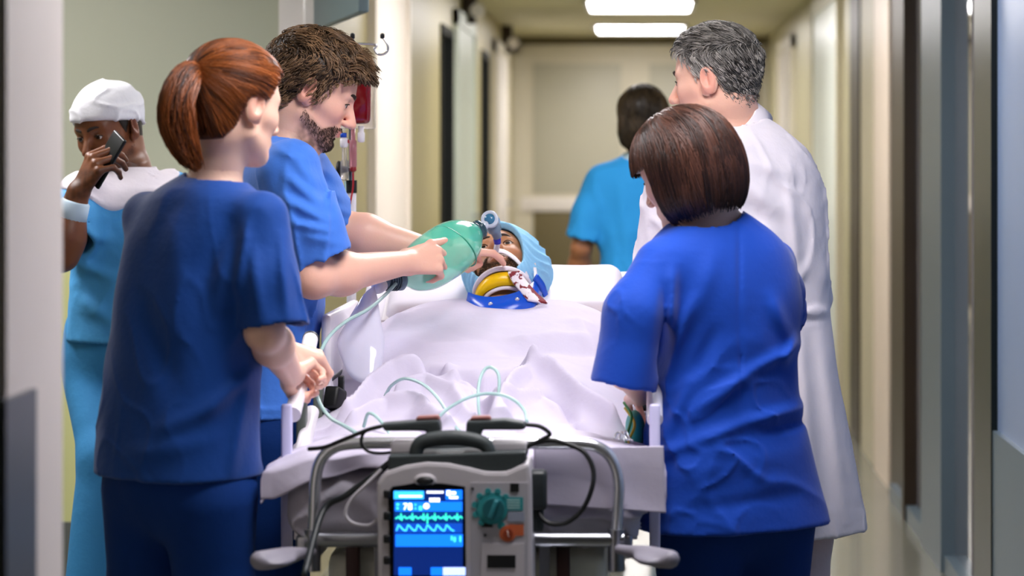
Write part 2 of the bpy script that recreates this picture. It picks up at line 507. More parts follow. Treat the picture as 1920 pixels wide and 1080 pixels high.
# hanging sign board at the lobby corner
sgn = thing('sign_board', 'grey-blue board jutting from the wall corner above the bearded man', 'sign', loc=(-1.04, 8.6, 1.84))
a = P(597, 56, 8.58); b = P(682, 22, 7.5)
d_ = unit(b - a); d_[2] = 0; d_ = unit(d_); nn_ = np.array([d_[1], -d_[0], 0])
L_ = np.linalg.norm((b - a)[:2])
Rb = np.stack([d_, nn_, [0, 0, 1]], 1)
MB().box((a + b) / 2 + np.array([0, 0, .22 - (b - a)[2] / 2]), (L_, .03, .44), Rb, .004).build('board', mat('sign board paint', '68797C', .5, var=.04), sgn)
MB().box(a + np.array([-.02, .03, .22]), (.05, .05, .5), None, .004).build('bracket', M_white, sgn)

# ceiling lamps: a row of flat panels down the corridor
M_lamp = mat('lamp diffuser', 'FFFFFF', .5, var=0, emit=LAMP_POWER, ecol=(1, .965, .985))
M_lamplobby = mat('lamp diffuser lobby', 'FFFFFF', .5, var=0, emit=LAMP_POWER, ecol=(1, .965, .985))  # for the unseen lobby panel, added to brighten the lobby wall
M_lampf = mat('lamp frame', 'E8E8E4', .4, var=.02)
for i, (xc, yy) in enumerate(((0, 21.3), (0, 17.95), (0, 14.6), (0, 11.25), (0, 7.9), (0, 4.95), (-2.2, 7.1))):
    desc = ('lit ceiling panel nearest the end doors' if i == 0 else 'lit ceiling panel, second one from the end doors' if i == 1 else
            'added ceiling panel that brightens the side lobby' if xc else 'lit ceiling panel above the frame, number %s from the end doors' % ['', '', 'three', 'four', 'five', 'six'][i])
    L = thing('ceiling_light', desc, 'ceiling light', 'ceiling panels', loc=(xc, yy, ZT))
    MB().box2((xc - .37, yy - .64, ZT - .02), (xc - .34, yy + .64, ZT)).box2((xc + .34, yy - .64, ZT - .02), (xc + .37, yy + .64, ZT)).box2((xc - .37, yy - .64, ZT - .02), (xc + .37, yy - .61, ZT)).box2((xc - .37, yy + .61, ZT - .02), (xc + .37, yy + .64, ZT)).build('frame', M_lampf, L)
    MB().box2((xc - .34, yy - .61, ZT - .013), (xc + .34, yy + .61, ZT - .001)).build('diffuser', M_lamplobby if xc else M_lamp, L)
# ---------------------------------------------------------------- people: builders
def headlocal(C, R, s):
    C = np.asarray(C, np.float32); R = np.asarray(R, np.float32)
    return lambda p: ((p - C) @ R) / s

def head_base(q):
    a = q.copy(); a[:, 0] = np.abs(a[:, 0])
    d = sEl(a, (0, -.014, .034), (.0745, .095, .081))
    d = su(d, sEl(a, (0, .032, .006), (.0610, .056, .083)), .03)
    d = su(d, sEl(a, (0, .036, -.052), (.050, .044, .052)), .03)
    d = su(d, sCo(a, (.050, -.002, -.056), (.018, .064, -.096), .017, .016), .03)
    d = su(d, sEl(a, (0, -.046, -.035), (.053, .046, .062)), .03)
    return d

def head_full(q, ears=True, male=True):
    a = q.copy(); a[:, 0] = np.abs(a[:, 0])
    d = head_base(q)
    d = su(d, sEl(a, (0, .072, -.099), (.017, .016, .014) if male else (.014, .015, .013)), .022)
    d = su(d, sCo(a, (.040, .058, -.022), (.054, .030, -.018), .016, .013), .025)
    d = su(d, sCo(a, (.010, .082, .020), (.044, .066, .022), .009 if male else .006, .008), .014)
    # eye sockets, lids
    d = ss(d, sEl(a, (.031, .094, .001), (.016, .016, .011)), .014)
    lid = sEl(a, (.031, .069, .001), (.0150, .0150, .0145))
    slit = sEl(a, (.031, .086, .0), (.0125, .012, .0038))
    d = su(d, ss(lid, slit, .002), .004)
    # nose
    d = su(d, sCo(a, (0, .083, .012), (0, .110, -.034), .0075, .0115), .010)
    d = su(d, sEl(a, (.0115, .098, -.038), (.0085, .011, .008)), .006)
    d = ss(d, sEl(a, (.007, .104, -.0475), (.0038, .006, .005)), .003)
    # mouth
    d = su(d, sEl(a, (0, .076, -.064), (.028, .018, .018)), .012)
    d = su(d, sCo(a, (.004, .0925, -.0615), (.021, .083, -.0655), .0048, .003), .004)
    d = su(d, sCo(a, (.000, .0915, -.0715), (.018, .083, -.069), .0058, .003), .004)
    d = ss(d, sCo(a, (0, .098, -.0665), (.022, .088, -.0668), .0016, .0012), .003)
    d = ss(d, sEl(a, (0, .090, -.083), (.016, .008, .005)), .008)
    if ears:
        Re = frame(22, 0, 0) @ np.eye(3)
        Re = np.array([[math.cos(.42), math.sin(.42), 0], [-math.sin(.42), math.cos(.42), 0], [0, 0, 1]])
        c, s_ = math.cos(-.2), math.sin(-.2)
        Rt = np.array([[1, 0, 0], [0, c, -s_], [0, s_, c]])
        RR = Re @ Rt
        e = sEl(a, (.079, -.016, -.004), (.0085, .0205, .033), RR)
        e = su(e, sEl(a, (.0735, -.004, -.028), (.006, .010, .012), RR), .01)
        e = ss(e, sEl(a, (.0865, -.012, .002), (.008, .0125, .021), RR), .005)
        e = su(e, sCo(a, (.077, -.001, -.006), (.080, -.008, -.014), .004, .004), .004)
        e = su(e, sCo(a, (.081, -.018, .016), (.079, -.020, -.012), .003, .003), .004)
        d = su(d, e, .006)
    return d

def hand_fn(wr, dx, dz, side, curls, spread=(8, 2, -3, -9), thumb=None, scale=1.0, twist=None):
    """wr wrist; dx towards the fingers, dz back of the hand; side +1 right hand, -1 left hand.
    curls: four triples of joint angles. thumb: four local points"""
    x = unit(dx); z = np.array(dz, float); z = unit(z - x * (z @ x)); y = np.cross(z, x)
    M = np.stack([x, y, z], 1)
    W = np.array(wr, float)
    def L(p): return W + M @ (np.array(p, float) * np.array([1, side, 1]) * scale)
    base = [(.090, .033, .004), (.096, .011, .007), (.090, -.011, .005), (.081, -.031, .0)]
    seg = [(.046, .027, .021), (.050, .031, .022), (.046, .029, .022), (.036, .022, .019)]
    rad = [(.0100, .0088, .0082, .0070), (.0102, .009, .0084, .0072), (.0098, .0086, .008, .007), (.0088, .0078, .0072, .0062)]
    chains = []
    for i in range(4):
        p = np.array(base[i]); sp = math.radians(spread[i]); ang = 0; pts = [p]
        for j in range(3):
            ang += math.radians(curls[i][j])
            p = p + seg[i][j] * np.array([math.cos(ang) * math.cos(sp), math.sin(sp) * math.cos(ang), -math.sin(ang)]); pts.append(p)
        chains.append(([L(q) for q in pts], [r * scale for r in rad[i]]))
    th = thumb or [(.018, .026, -.010), (.052, .050, -.024), (.082, .056, -.034), (.106, .052, -.042)]
    chains.append(([L(q) for q in th], [.0150 * scale, .0125 * scale, .0105 * scale, .0085 * scale]))
    palm = [(L((.01, .008, 0)), L((.086, .030, .001)), .0155, .0125), (L((.01, .002, .001)), L((.090, .010, .003)), .0165, .0130),
            (L((.01, -.006, 0)), L((.085, -.011, .001)), .016, .0125), (L((.012, -.014, -.002)), L((.076, -.030, -.003)), .0155, .0120)]
    heel = [(L((.022, .022, -.008)), L((.058, .030, -.010)), .014, .011)]
    def f(p):
        d = None
        for c, r in chains:
            dd = None
            for j in range(3):
                e = sCo(p, c[j], c[j + 1], r[j], r[j + 1]); dd = e if dd is None else su(dd, e, .004)
            d = dd if d is None else su(d, dd, .0025)
        pd = None
        for a_, b_, r1, r2 in palm + heel:
            e = sCo(p, a_, b_, r1 * scale, r2 * scale); pd = e if pd is None else su(pd, e, .012)
        return su(d, pd, .009)
    pts_all = np.array([q for c, _ in chains for q in c] + [W])
    f.lo = pts_all.min(0) - .03; f.hi = pts_all.max(0) + .03
    f.tips = [c[0][-1] for c in chains]; f.L = L; f.chains = chains
    return f

FIST = ((75, 85, 45), (78, 88, 45), (80, 88, 45), (82, 85, 45))
RELAX = ((22, 28, 15), (26, 32, 18), (30, 35, 20), (34, 36, 22))

def nails_of(f, m, parent, scale=1.):
    pass

class Loft:
    """upright tapering trunk: sections (z, cx, cy, a, b), yaw turns the ellipse"""
    def __init__(s, secs, yaw, n=2.4):
        secs = sorted(secs); z = np.array([q[0] for q in secs]); A = np.array([q[1:] for q in secs])
        zz = np.linspace(z[0], z[-1], 80)
        # smooth the linear interpolation
        I = np.stack([np.interp(zz, z, A[:, i]) for i in range(4)], 1)
        k = np.ones(9) / 9
        for i in range(4):
            pad = np.concatenate([2 * I[0, i] - I[4:0:-1, i], I[:, i], 2 * I[-1, i] - I[-2:-6:-1, i]])
            I[:, i] = np.convolve(pad, k, 'valid')
        s.z, s.I, s.n = zz, I, n
        t = math.radians(yaw); s.r = np.array([math.cos(t), -math.sin(t)], np.float32); s.f = np.array([math.sin(t), math.cos(t)], np.float32)
        s.z0, s.z1 = z[0], z[-1]
    def side(s, p, inset=0):
        z = p[:, 2]
        cx, cy, a, b = [np.interp(z, s.z, s.I[:, i]).astype(np.float32) for i in range(4)]
        dx = p[:, 0] - cx; dy = p[:, 1] - cy
        u = dx * s.r[0] + dy * s.r[1]; v = dx * s.f[0] + dy * s.f[1]
        a = np.maximum(a - inset, .01); b = np.maximum(b - inset, .01)
        k0 = (np.abs(u / a) ** s.n + np.abs(v / b) ** s.n) ** (1 / s.n) + 1e-6
        return np.sqrt(u * u + v * v) * (1 - 1 / k0)
    def __call__(s, p, inset=0):
        return np.maximum(s.side(p, inset), np.maximum(p[:, 2] - s.z1, s.z0 - p[:, 2]))
    def bounds(s):
        w_ = np.maximum(s.I[:, 2], s.I[:, 3])
        return np.array([(s.I[:, 0] - w_).min(), (s.I[:, 1] - w_).min(), s.z0]), np.array([(s.I[:, 0] + w_).max(), (s.I[:, 1] + w_).max(), s.z1])

def secs_px(rows, Y, yaw, b, wide=None):
    """rows (py, px_left, px_right[, Y]) are outlines; returns loft sections whose turned ellipse has that outline"""
    out = []
    t = math.radians(yaw)
    for i, r in enumerate(rows):
        yy = r[3] if len(r) > 3 else Y
        l = P(r[1], r[0], yy); q = P(r[2], r[0], yy)
        hw = (q[0] - l[0]) / 2
        bb = b[i] if hasattr(b, '__len__') else b
        if wide is not None:      # side view: the outline gives the depth
            out.append((l[2], (l[0] + q[0]) / 2, yy, wide[i], hw))
        else:
            bb = min(bb, hw * .95)
            a = math.sqrt(max(hw * hw - (bb * math.sin(t)) ** 2, (.5 * hw) ** 2)) / abs(math.cos(t))
            out.append((l[2], (l[0] + q[0]) / 2, yy, a, bb))
    return out

def folds_fn(folds, ysurf):
    """folds: (px0,py0,px1,py1,width,amp) at depth ysurf -> displacement of the cloth facing the camera"""
    F = []
    for (x0, y0, x1, y1, wd, am) in folds:
        a = P(x0, y0, ysurf); b = P(x1, y1, ysurf)
        F.append((a[[0, 2]].astype(np.float32), b[[0, 2]].astype(np.float32), wd, am))
    def f(p):
        out = np.zeros(len(p), np.float32); q = p[:, [0, 2]]
        for a, b, wd, am in F:
            ab = b - a; pa = q - a; t = np.clip(pa @ ab / (ab @ ab), 0, 1)
            dd = nrm(pa - t[:, None] * ab)
            tp = np.sin(np.pi * np.clip(t * .9 + .05, 0, 1)) ** .6
            out += 1.35 * am * tp * np.exp(-(dd / wd) ** 2)
        return out
    return f

def person_base(label, cat='person', loc=(0, 0, 0)):
    return thing('person', label, cat, loc=loc)

def mesh_from(f, lo, hi, h, sm=1):
    V, Q = isosurf(f, lo, hi, h)
    return relax(V, Q, sm), Q

def build_body(parent, hd, trunk, neck, arms, hands, skin, lips=True, hh=.0028, male=True, stubble=0):
    """hd = (C,R,s); neck = (top, base, r1, r2); arms = list of joint triples with radii; hands = list of hand_fn"""
    C, R, s = hd; loc = headlocal(C, R, s)
    def fhead(p): 
        return head_full(loc(p), True, male) * s
    def fneck(p):
        d = None
        for a, b, r1, r2 in neck:
            e = sCo(p, a, b, r1, r2); d = e if d is None else su(d, e, .03)
        return d
    def fa(p, which=None):
        d = None
        for i, (sh, el, wr, r) in enumerate(arms):
            if which is not None and i != which: continue
            mid = np.array(el) + (np.array(wr) - np.array(el)) * .3
            e = sCo(p, sh, el, r[0], r[1])
            e = su(e, sCo(p, el, mid, r[1] * .93, r[2]), .025)
            e = su(e, sCo(p, mid, wr, r[2], r[3]), .03)
            h = hands[i]
            if h is not None: e = su(e, h(p), .016)
            d = e if d is None else np.minimum(d, e)
        return d
    def fall(p):
        d = su(fneck(p), fhead(p), .022)
        if trunk is not None: d = su(d, trunk(p), .05)
        return d
    parts = []
    ext = np.array([.105, .135, .15]) * s
    cor = np.array([C + R @ (np.array([i, j, k]) * np.array([.10, .135, .15]) * s) for i in (-1, 1) for j in (-1, 1) for k in (-1, 1)])
    lo, hi = cor.min(0), cor.max(0)
    nb = np.array(neck[-1][1]); lo = np.minimum(lo, nb - .10); hi = np.maximum(hi, nb + np.array([.10, .10, 0]))
    parts.append(largest(*mesh_from(fall, lo, hi, hh)))
    if trunk is not None:
        tl, th = trunk.bounds()
        def ft(p): return su(fneck(p), trunk(p), .05)
        parts.append(mesh_from(ft, tl - .06, th + np.array([.06, .06, .06]), .012))
    for i, (sh, el, wr, r) in enumerate(arms):
        h = hands[i]
        pts = np.array([sh, el, wr]); l, u = pts.min(0) - .07, pts.max(0) + .07
        if h is not None: l = np.minimum(l, h.lo); u = np.maximum(u, h.hi)
        parts.append(mesh_from(lambda p, i=i: fa(p, i), l, u, .0030 if h is not None else .008))
    V, Q = joinVQ(parts)
    # colour attributes: lips and flush
    q = loc(V.astype(np.float32)); ax = np.abs(q[:, 0])
    lip = np.exp(-((ax / .021) ** 4)) * np.exp(-(((q[:, 2] + .0665) / .0085) ** 4)) * (q[:, 1] > .078)
    flush = .5 * np.exp(-(((ax - .045) / .022) ** 2 + ((q[:, 2] + .03) / .022) ** 2)) * (q[:, 1] > .02) + .55 * np.exp(-((ax / .016) ** 2 + ((q[:, 2] + .034) / .014) ** 2)) * (q[:, 1] > .095) + .7 * (ax > .078) * (np.abs(q[:, 2]) < .05) * (np.abs(q[:, 1]) < .05)
    for h in hands:
        if h is not None:
            for c, r in h.chains:
                for jt in c[1:]: flush = flush + .35 * np.exp(-(np.linalg.norm(V - jt, axis=1) / .014) ** 2)
    at = np.clip(lip * 1.0 + flush * .6, 0, 1)
    stb = np.zeros(len(V))
    if stubble:
        low = np.interp(q[:, 1], [-.02, .02, .05, .075, .12], [-.035, -.052, -.066, -.050, -.048])
        stb = np.clip((low - q[:, 2]) / .012, 0, 1) * np.clip((q[:, 1] + .008) / .02, 0, 1) * np.clip((q[:, 2] + .128) / .012, 0, 1)
        stb *= 1 - np.exp(-((ax / .024) ** 4)) * np.exp(-(((q[:, 2] + .0675) / .010) ** 4)) * (q[:, 1] > .07)
        stb *= 1 - ((ax < .017) & (q[:, 2] > -.050) & (q[:, 1] > .07))
        stb *= stubble * np.clip(.75 + .5 * wav(V.astype(np.float32), 3, 300, 4), 0, 1)
    o = rawmesh('body', V, Q, skin, parent, attrs={'flush': at, 'stubble': stb})
    # eyes
    for sx in (-1, 1):
        ec = np.array(C) + R @ (np.array([sx * .031, .0700, .001]) * s)
        eye = MB(); fw = R[:, 1]
        eye.lathe(ec - fw * .0130 * s, fw, [(0.0, .001), (.003 * s, .008 * s), (.008 * s, .012 * s), (.013 * s, .0132 * s), (.019 * s, .0122 * s), (.0235 * s, .0088 * s), (.0258 * s, .004 * s), (.0262 * s, .0003)], 20)
        e = eye.build('eye', M_eye, parent)
        ir = MB(); ir.lathe(ec + fw * .0112 * s + R[:, 2] * -.001, fw, [(0, .0062 * s), (.0018 * s, .0058 * s), (.0024 * s, .0002)], 16)
        ir.build('iris', M_iris, e)
    return fall, loc

def skin_mat(name, c, c2, rough=.42):
    if name in MATS: return MATS[name]
    m = mat(name, c, rough, attr='flush', col2=c2, bump=.05, bscale=220, spec=.45, sss=.12)
    nt = m.node_tree; b = nt.nodes['Principled BSDF']; src = b.inputs['Base Color'].links[0].from_socket
    at = nt.nodes.new('ShaderNodeAttribute'); at.attribute_name = 'stubble'
    mx = nt.nodes.new('ShaderNodeMix'); mx.data_type = 'RGBA'; mx.inputs[7].default_value = (*lin('2A1A12'), 1)
    nt.links.new(at.outputs['Fac'], mx.inputs[0]); nt.links.new(src, mx.inputs[6]); nt.links.new(mx.outputs[2], b.inputs['Base Color'])
    return m
M_eye = mat('eye white', 'D9D2CC', .15, var=.02)
M_iris = mat('iris dark brown', '1C120C', .1, var=.1)
SK_fair = skin_mat('skin fair', 'EDBFA8', 'E0917F')
SK_pink = skin_mat('skin pinkish', 'EDB9A2', 'DC7F70')
SK_tan = skin_mat('skin tan', 'A66E4B', '9A5847')
SK_brown = skin_mat('skin brown', '7A4A2E', '6B3A2A')

def eyebrow(C, R, s, parent, m, th=.0050):
    for sx in (-1, 1):
        pts = [(.010, .0920, .021), (.024, .0895, .0265), (.038, .0805, .0260), (.049, .0685, .019)]
        cv = spline([np.array(C) + R @ (np.array([sx * a, b, c]) * s) for a, b, c in pts], 12)
        mb = MB(); mb.tube(cv, np.interp(np.linspace(0, 1, len(cv)), [0, .3, 1], [th * .8, th, th * .35]) * s, 6)
        mb.build('eyebrow', m, parent)
        lash = MB(); lash.tube(spline([np.array(C) + R @ (np.array([sx * a, b, c]) * s) for a, b, c in ((.0185, .0800, .0018), (.024, .0842, .0044), (.031, .0862, .0052), (.038, .0838, .0044), (.0450, .0775, .0012))], 16), .0014 * s, 6)
        lash.build('eyelash', m, parent)

def hairline(kind='male'):
    if kind == 'male': Y_ = [-.13, -.085, -.06, -.040, -.026, -.010, .012, .022, .036, .055, .080, .13]; Z_ = [-.085, -.085, -.080, -.055, .018, .030, -.022, .0, .034, .050, .066, .070]
    elif kind == 'receding': Y_ = [-.13, -.085, -.06, -.044, -.028, -.010, .006, .018, .030, .050, .072, .13]; Z_ = [-.080, -.080, -.075, -.050, .018, .026, -.010, .008, .034, .066, .078, .082]
    else: Y_ = [-.13, -.085, -.06, -.045, -.028, -.012, .012, .024, .036, .055, .080, .13]; Z_ = [-.085, -.085, -.080, -.055, .018, .030, .012, .018, .040, .058, .072, .074]
    return lambda q: np.interp(q[:, 1], Y_, Z_)

def hair_hull(hd, thick, kind):
    C, R, s = hd; loc = headlocal(C, R, s); zl = hairline(kind)
    def hull(p):
        q = loc(p); t = thick(q) if callable(thick) else thick
        d = head_base(q) - t
        return d * s
    def cut(p):
        q = loc(p); t = thick(q) if callable(thick) else thick
        d = head_base(q) - t
        c = (zl(q) - q[:, 2]) * .75
        return si(d, c, .012) * s
    return hull, cut, loc

def add_hair(name, parts, m, parent):
    V = []; Q = []; A = []; n = 0
    for v, q, a in parts: V.append(v); Q.append(q + n); A.append(a); n += len(v)
    return rawmesh(name, np.vstack(V), np.vstack(Q), m, parent, attrs={'tone': np.concatenate(A)})

def hair_mat(name, c, c2, rough=.42):
    return mat(name, c, rough, attr='tone', col2=c2, spec=.5)

def head_box(hd, ext=.16):
    return np.array(hd[0]) - ext, np.array(hd[0]) + ext

def build_top(parent, name, loft, sleeves, m, neck, fold=None, seed=1, h=.005, nz=.004, nfreq=16, st=(1, 1, .5), hemz=None, hem_hollow=.06, extra=None, vneck=None, ridge=.008):
    """sleeves: list of (shoulder, elbow_or_mid, end, r_shoulder, r_mid, r_end)"""
    def sl(p):
        d = None
        for (a, b, c, r1, r2, r3) in sleeves:
            e = sCo(p, a, b, r1, r2)
            if c is not None:
                cc = np.array(c); dr = unit(cc - np.array(b)); ext = cc + dr * .08
                e2 = sCo(p, b, ext, r2, r3 + (r3 - r2) * .08 / max(np.linalg.norm(cc - np.array(b)), .05))
                e = su(e, e2, .03)
                e = np.maximum(e, (p - cc.astype(np.float32)) @ dr.astype(np.float32))
            d = e if d is None else np.minimum(d, e)
        return d
    def hollow(p):
        d = None
        for (a, b, c, r1, r2, r3) in sleeves:
            if c is None: continue
            cc = np.array(c); dr = unit(cc - np.array(b)); e = sCo(p, cc - dr * .05, cc + dr * .08, r3 - .010, r3 - .004)
            d = e if d is None else np.minimum(d, e)
        return d
    na, nbp, nr = neck
    def f(p):
        d = loft(p)
        if sleeves: d = su(d, sl(p), .05)
        if extra is not None: d = extra(p, d)
        d = d + nz * wav(p, seed, nfreq, 5, st) + .0026 * wav(p, seed + 5, 52, 5, st)
        r1 = np.clip(1 - np.abs(wav(p, seed + 9, 30, 3, st)) * 3.6, 0, 1); r2 = np.clip(1 - np.abs(wav(p, seed + 19, 42, 3, (1, 1, .8))) * 4, 0, 1)
        d = d - ridge * (r1 * r1 * np.clip(.45 + 1.3 * wav(p, seed + 12, 9, 3), 0, 1) + .7 * r2 * r2 * np.clip(.3 + 1.3 * wav(p, seed + 14, 11, 3), 0, 1))
        if fold is not None: d = d - fold(p)
        # hem
        d = np.maximum(d, loft.z0 + .012 * 0 - p[:, 2])
        inner = np.maximum(loft.side(p, .012), p[:, 2] - (loft.z0 + hem_hollow))
        d = np.maximum(d, -inner)
        if sleeves:
            hl = hollow(p)
            if hl is not None: d = np.maximum(d, -hl)
        d = np.maximum(d, -sCo(p, na, nbp, nr, nr * 1.25))
        if vneck is not None: d = np.maximum(d, -vneck(p))
        return d
    lo, hi = loft.bounds()
    for (a, b, c, r1, r2, r3) in sleeves:
        for q, r in ((a, r1), (b, r2), (c if c is not None else b, r3)):
            lo = np.minimum(lo, np.array(q) - r - .02); hi = np.maximum(hi, np.array(q) + r + .02)
    lo -= .03; hi += .03
    V, Q = mesh_from(f, lo, hi, h)
    o = rawmesh(name, V, Q, m, parent)
    return o, f

def build_trousers(parent, hip, yaw, knees, ankles, m, zt, w=(.175, .125), seed=3, h=.008, rk=.075, ra=.062, rt=.098):
    R = frame(yaw); hip = np.array(hip, float)
    hj = [hip + R @ np.array([sx * .088, 0, -.07]) for sx in (-1, 1)]
    def f(p):
        q = (p - hip.astype(np.float32)) @ R.astype(np.float32)
        d = sEl(q, (0, 0, 0), (w[0], w[1], .17))
        for i in range(2):
            e = sCo(p, hj[i], knees[i], rt, rk); e = su(e, sCo(p, knees[i], ankles[i], rk, ra), .03)
            d = su(d, e, .03)
        d = d + .005 * wav(p, seed, 20, 5, (1, 1, .4))
        d = np.maximum(d, p[:, 2] - zt)
        d = np.maximum(d, .05 - p[:, 2])
        return d
    allp = np.array(hj + list(knees) + list(ankles) + [hip])
    V, Q = mesh_from(f, np.minimum(allp.min(0) - .22, [9, 9, .0]), allp.max(0) + .22, h)
    return rawmesh('trousers', V, Q, m, parent)

def build_shoe(parent, ankle, yaw, m):
    R = frame(yaw).astype(np.float32); A = np.array([ankle[0], ankle[1], 0], np.float32)
    def f(p):
        q = (p - A) @ R
        d = sEl(q, (0, .05, .030), (.046, .135, .040)); d = su(d, sEl(q, (0, -.03, .06), (.04, .05, .055)), .03)
        return np.maximum(d, .0 - q[:, 2])
    V, Q = mesh_from(f, A - np.array([.22, .22, .01]), A + np.array([.22, .22, .14]), .009)
    return rawmesh('shoe', V, Q, m, parent)
# ---------------------------------------------------------------- the stretcher, mattress, sheet
XB = -.345
M_chr = mat('polished chrome', 'D4D6DC', .24, .85, var=.05)
M_steel = mat('satin steel', '9A9CA2', .3, 1, var=.06)
M_wp = mat('white plastic', 'ECE7EC', .35, var=.02)
M_lav = mat('white rail board', 'CFCBEB', .4, var=.02)
M_cream = mat('cream cover', 'DAD8C2', .4, var=.04)
M_black = mat('black rubber', '0C0E10', .5, var=.1)
M_dgrey = mat('dark grey plastic', '2B3032', .45, var=.08)
M_gren = mat('grey green bar', '5E665C', .4, var=.05)
M_sheet = mat('white bed linen', 'C9C2D5', .8, var=.025, vscale=4, bump=.18, bscale=26, spec=.25)
M_linen = mat('grey lilac linen', 'B6B2BE', .85, var=.06, vscale=8, bump=.3, bscale=22, spec=.2)
M_matt = mat('white mattress cover', 'D2CCD8', .55, var=.02, bump=.08, bscale=12)
M_tubeg = mat('pale green clear tubing', 'C3E4DF', .15, var=.03, trans=.35, ior=1.3)

bed = thing('stretcher', 'hospital stretcher with chrome foot frame and white side rails under the patient', 'stretcher', loc=(XB, 6.1, 0))
YF = 5.165
def pf(px, py, Y=YF): return P(px, py, Y)
# foot-end chrome hoop
hoop = [pf(586, 1012), pf(589, 960), pf(591, 905), pf(600, 866), pf(622, 842), pf(660, 832), pf(760, 831), pf(880, 831), pf(1000, 831), pf(1092, 832), pf(1128, 842), pf(1150, 866), pf(1160, 905), pf(1158, 960), pf(1155, 1012)]
MB().tube(spline(hoop, 70), .0115, 14).build('foot_hoop', M_chr, bed)
cb = MB(); cb.cyl(pf(572, 1012), pf(1170, 1012), .0145); cb.build('foot_crossbar', M_steel, bed)
for px in (586, 1155):
    b = MB(); a = pf(px, 1012); b.cyl(a + np.array([0, 0, -.03]), a + np.array([0, .30, -.03]), .014); b.cyl(a + np.array([0, .0, .02]), a + np.array([0, .0, -.06]), .016); b.build('frame_tube', M_steel, bed)
# push handles that stick out at the corners
for sx, (x0, y0, x1, y1) in ((-1, (585, 1035, 486, 1050)), (1, (1160, 1030, 1258, 1048))):
    a, b = P(x0, y0, 5.14), P(x1, y1, 4.97)
    def fh(p, a=a, b=b):
        d = sCo(p, a, b, .010, .017)
        c = a * .35 + b * .65
        return su(d, sEl(p, c - np.array([0, 0, .003]), (.036, .075, .012), frame(0)), .02)
    l = np.minimum(a, b) - .1; h_ = np.maximum(a, b) + .1
    V, Q = mesh_from(fh, l, h_, .005); rawmesh('push_handle', V, Q, mat('grey handle', '8C8894', .5), bed)
# long side frame, deck and under-carriage
for sx in (-1, 1):
    m = MB(); x = XB + sx * .31
    m.box2((x - .02, 5.22, .655), (x + .02, 7.0, .70), .006); m.build('side_beam', M_steel, bed)
d = MB(); d.box2((XB - .34, 5.28, .685), (XB + .34, 6.15, .705)); d.build('deck_plate', M_wp, bed)
ang = math.atan2(.376, 1); Rt = np.array([[1, 0, 0], [0, math.cos(ang), -math.sin(ang)], [0, math.sin(ang), math.cos(ang)]])
d = MB(); d.box((XB, 6.58, .705 + .43 * .376 - .01), (.70, .96, .02), Rt, .006); d.build('back_plate', M_wp, bed)
MB().box2((XB - .275, 5.29, .42), (XB + .275, 6.8, .655), .02).build('base_cover', mat('base cover white', 'F0EEDC', .4, var=.03), bed)
for yy in (5.50, 6.55):
    MB().box2((XB - .06, yy - .06, .15), (XB + .06, yy + .06, .68), .01).build('lift_column', M_dgrey, bed)
for px in (665, 1057):
    x = P(px, 1050, 5.28)[0]
    MB().box2((x - .013, 5.235, .30), (x + .013, 5.27, .69), .004).build('upright', mat('dark brown bar', '351E1A', .5), bed)
MB().box2((XB - .30, 5.32, .17), (XB + .30, 5.40, .23), .01).box2((XB - .30, 6.72, .17), (XB + .30, 6.80, .23), .01).box2((XB - .05, 5.36, .15), (XB + .05, 6.76, .22), .01).build('chassis', M_steel, bed)
for sx in (-1, 1):
    for yy in (5.36, 6.76):
        wh = MB(); x = XB + sx * .28
        wh.cyl((x - .02, yy, .085), (x + .02, yy, .085), .085, n=24)
        wo = wh.build('wheel', M_black, bed)
        MB().box2((x - .03, yy - .03, .12), (x + .03, yy + .03, .20), .006).build('castor_fork', M_steel, wo)
# shelf for the monitor
MB().box2((XB - .20, 4.95, .545), (XB + .20, 5.20, .56), .004).box2((XB - .17, 5.17, .55), (XB - .15, 5.20, .70)).box2((XB + .15, 5.17, .55), (XB + .17, 5.20, .70)).build('monitor_shelf', M_steel, bed)
# dark and pale bits of mechanism seen under the sheet
for px0, px1, py0, py1, mm in ((600, 650, 985, 1004, M_dgrey), (690, 712, 985, 1006, M_cream), (1005, 1048, 1006, 995, M_cream), (1050, 1092, 982, 1002, M_black), (1102, 1135, 988, 1002, M_dgrey)):
    a, b = P(px0, py0, 5.30), P(px1, py1, 5.30)
    MB().box2((min(a[0], b[0]), 5.26, min(a[2], b[2])), (max(a[0], b[0]), 5.34, max(a[2], b[2])), .003).build('frame_fitting', mm, bed)
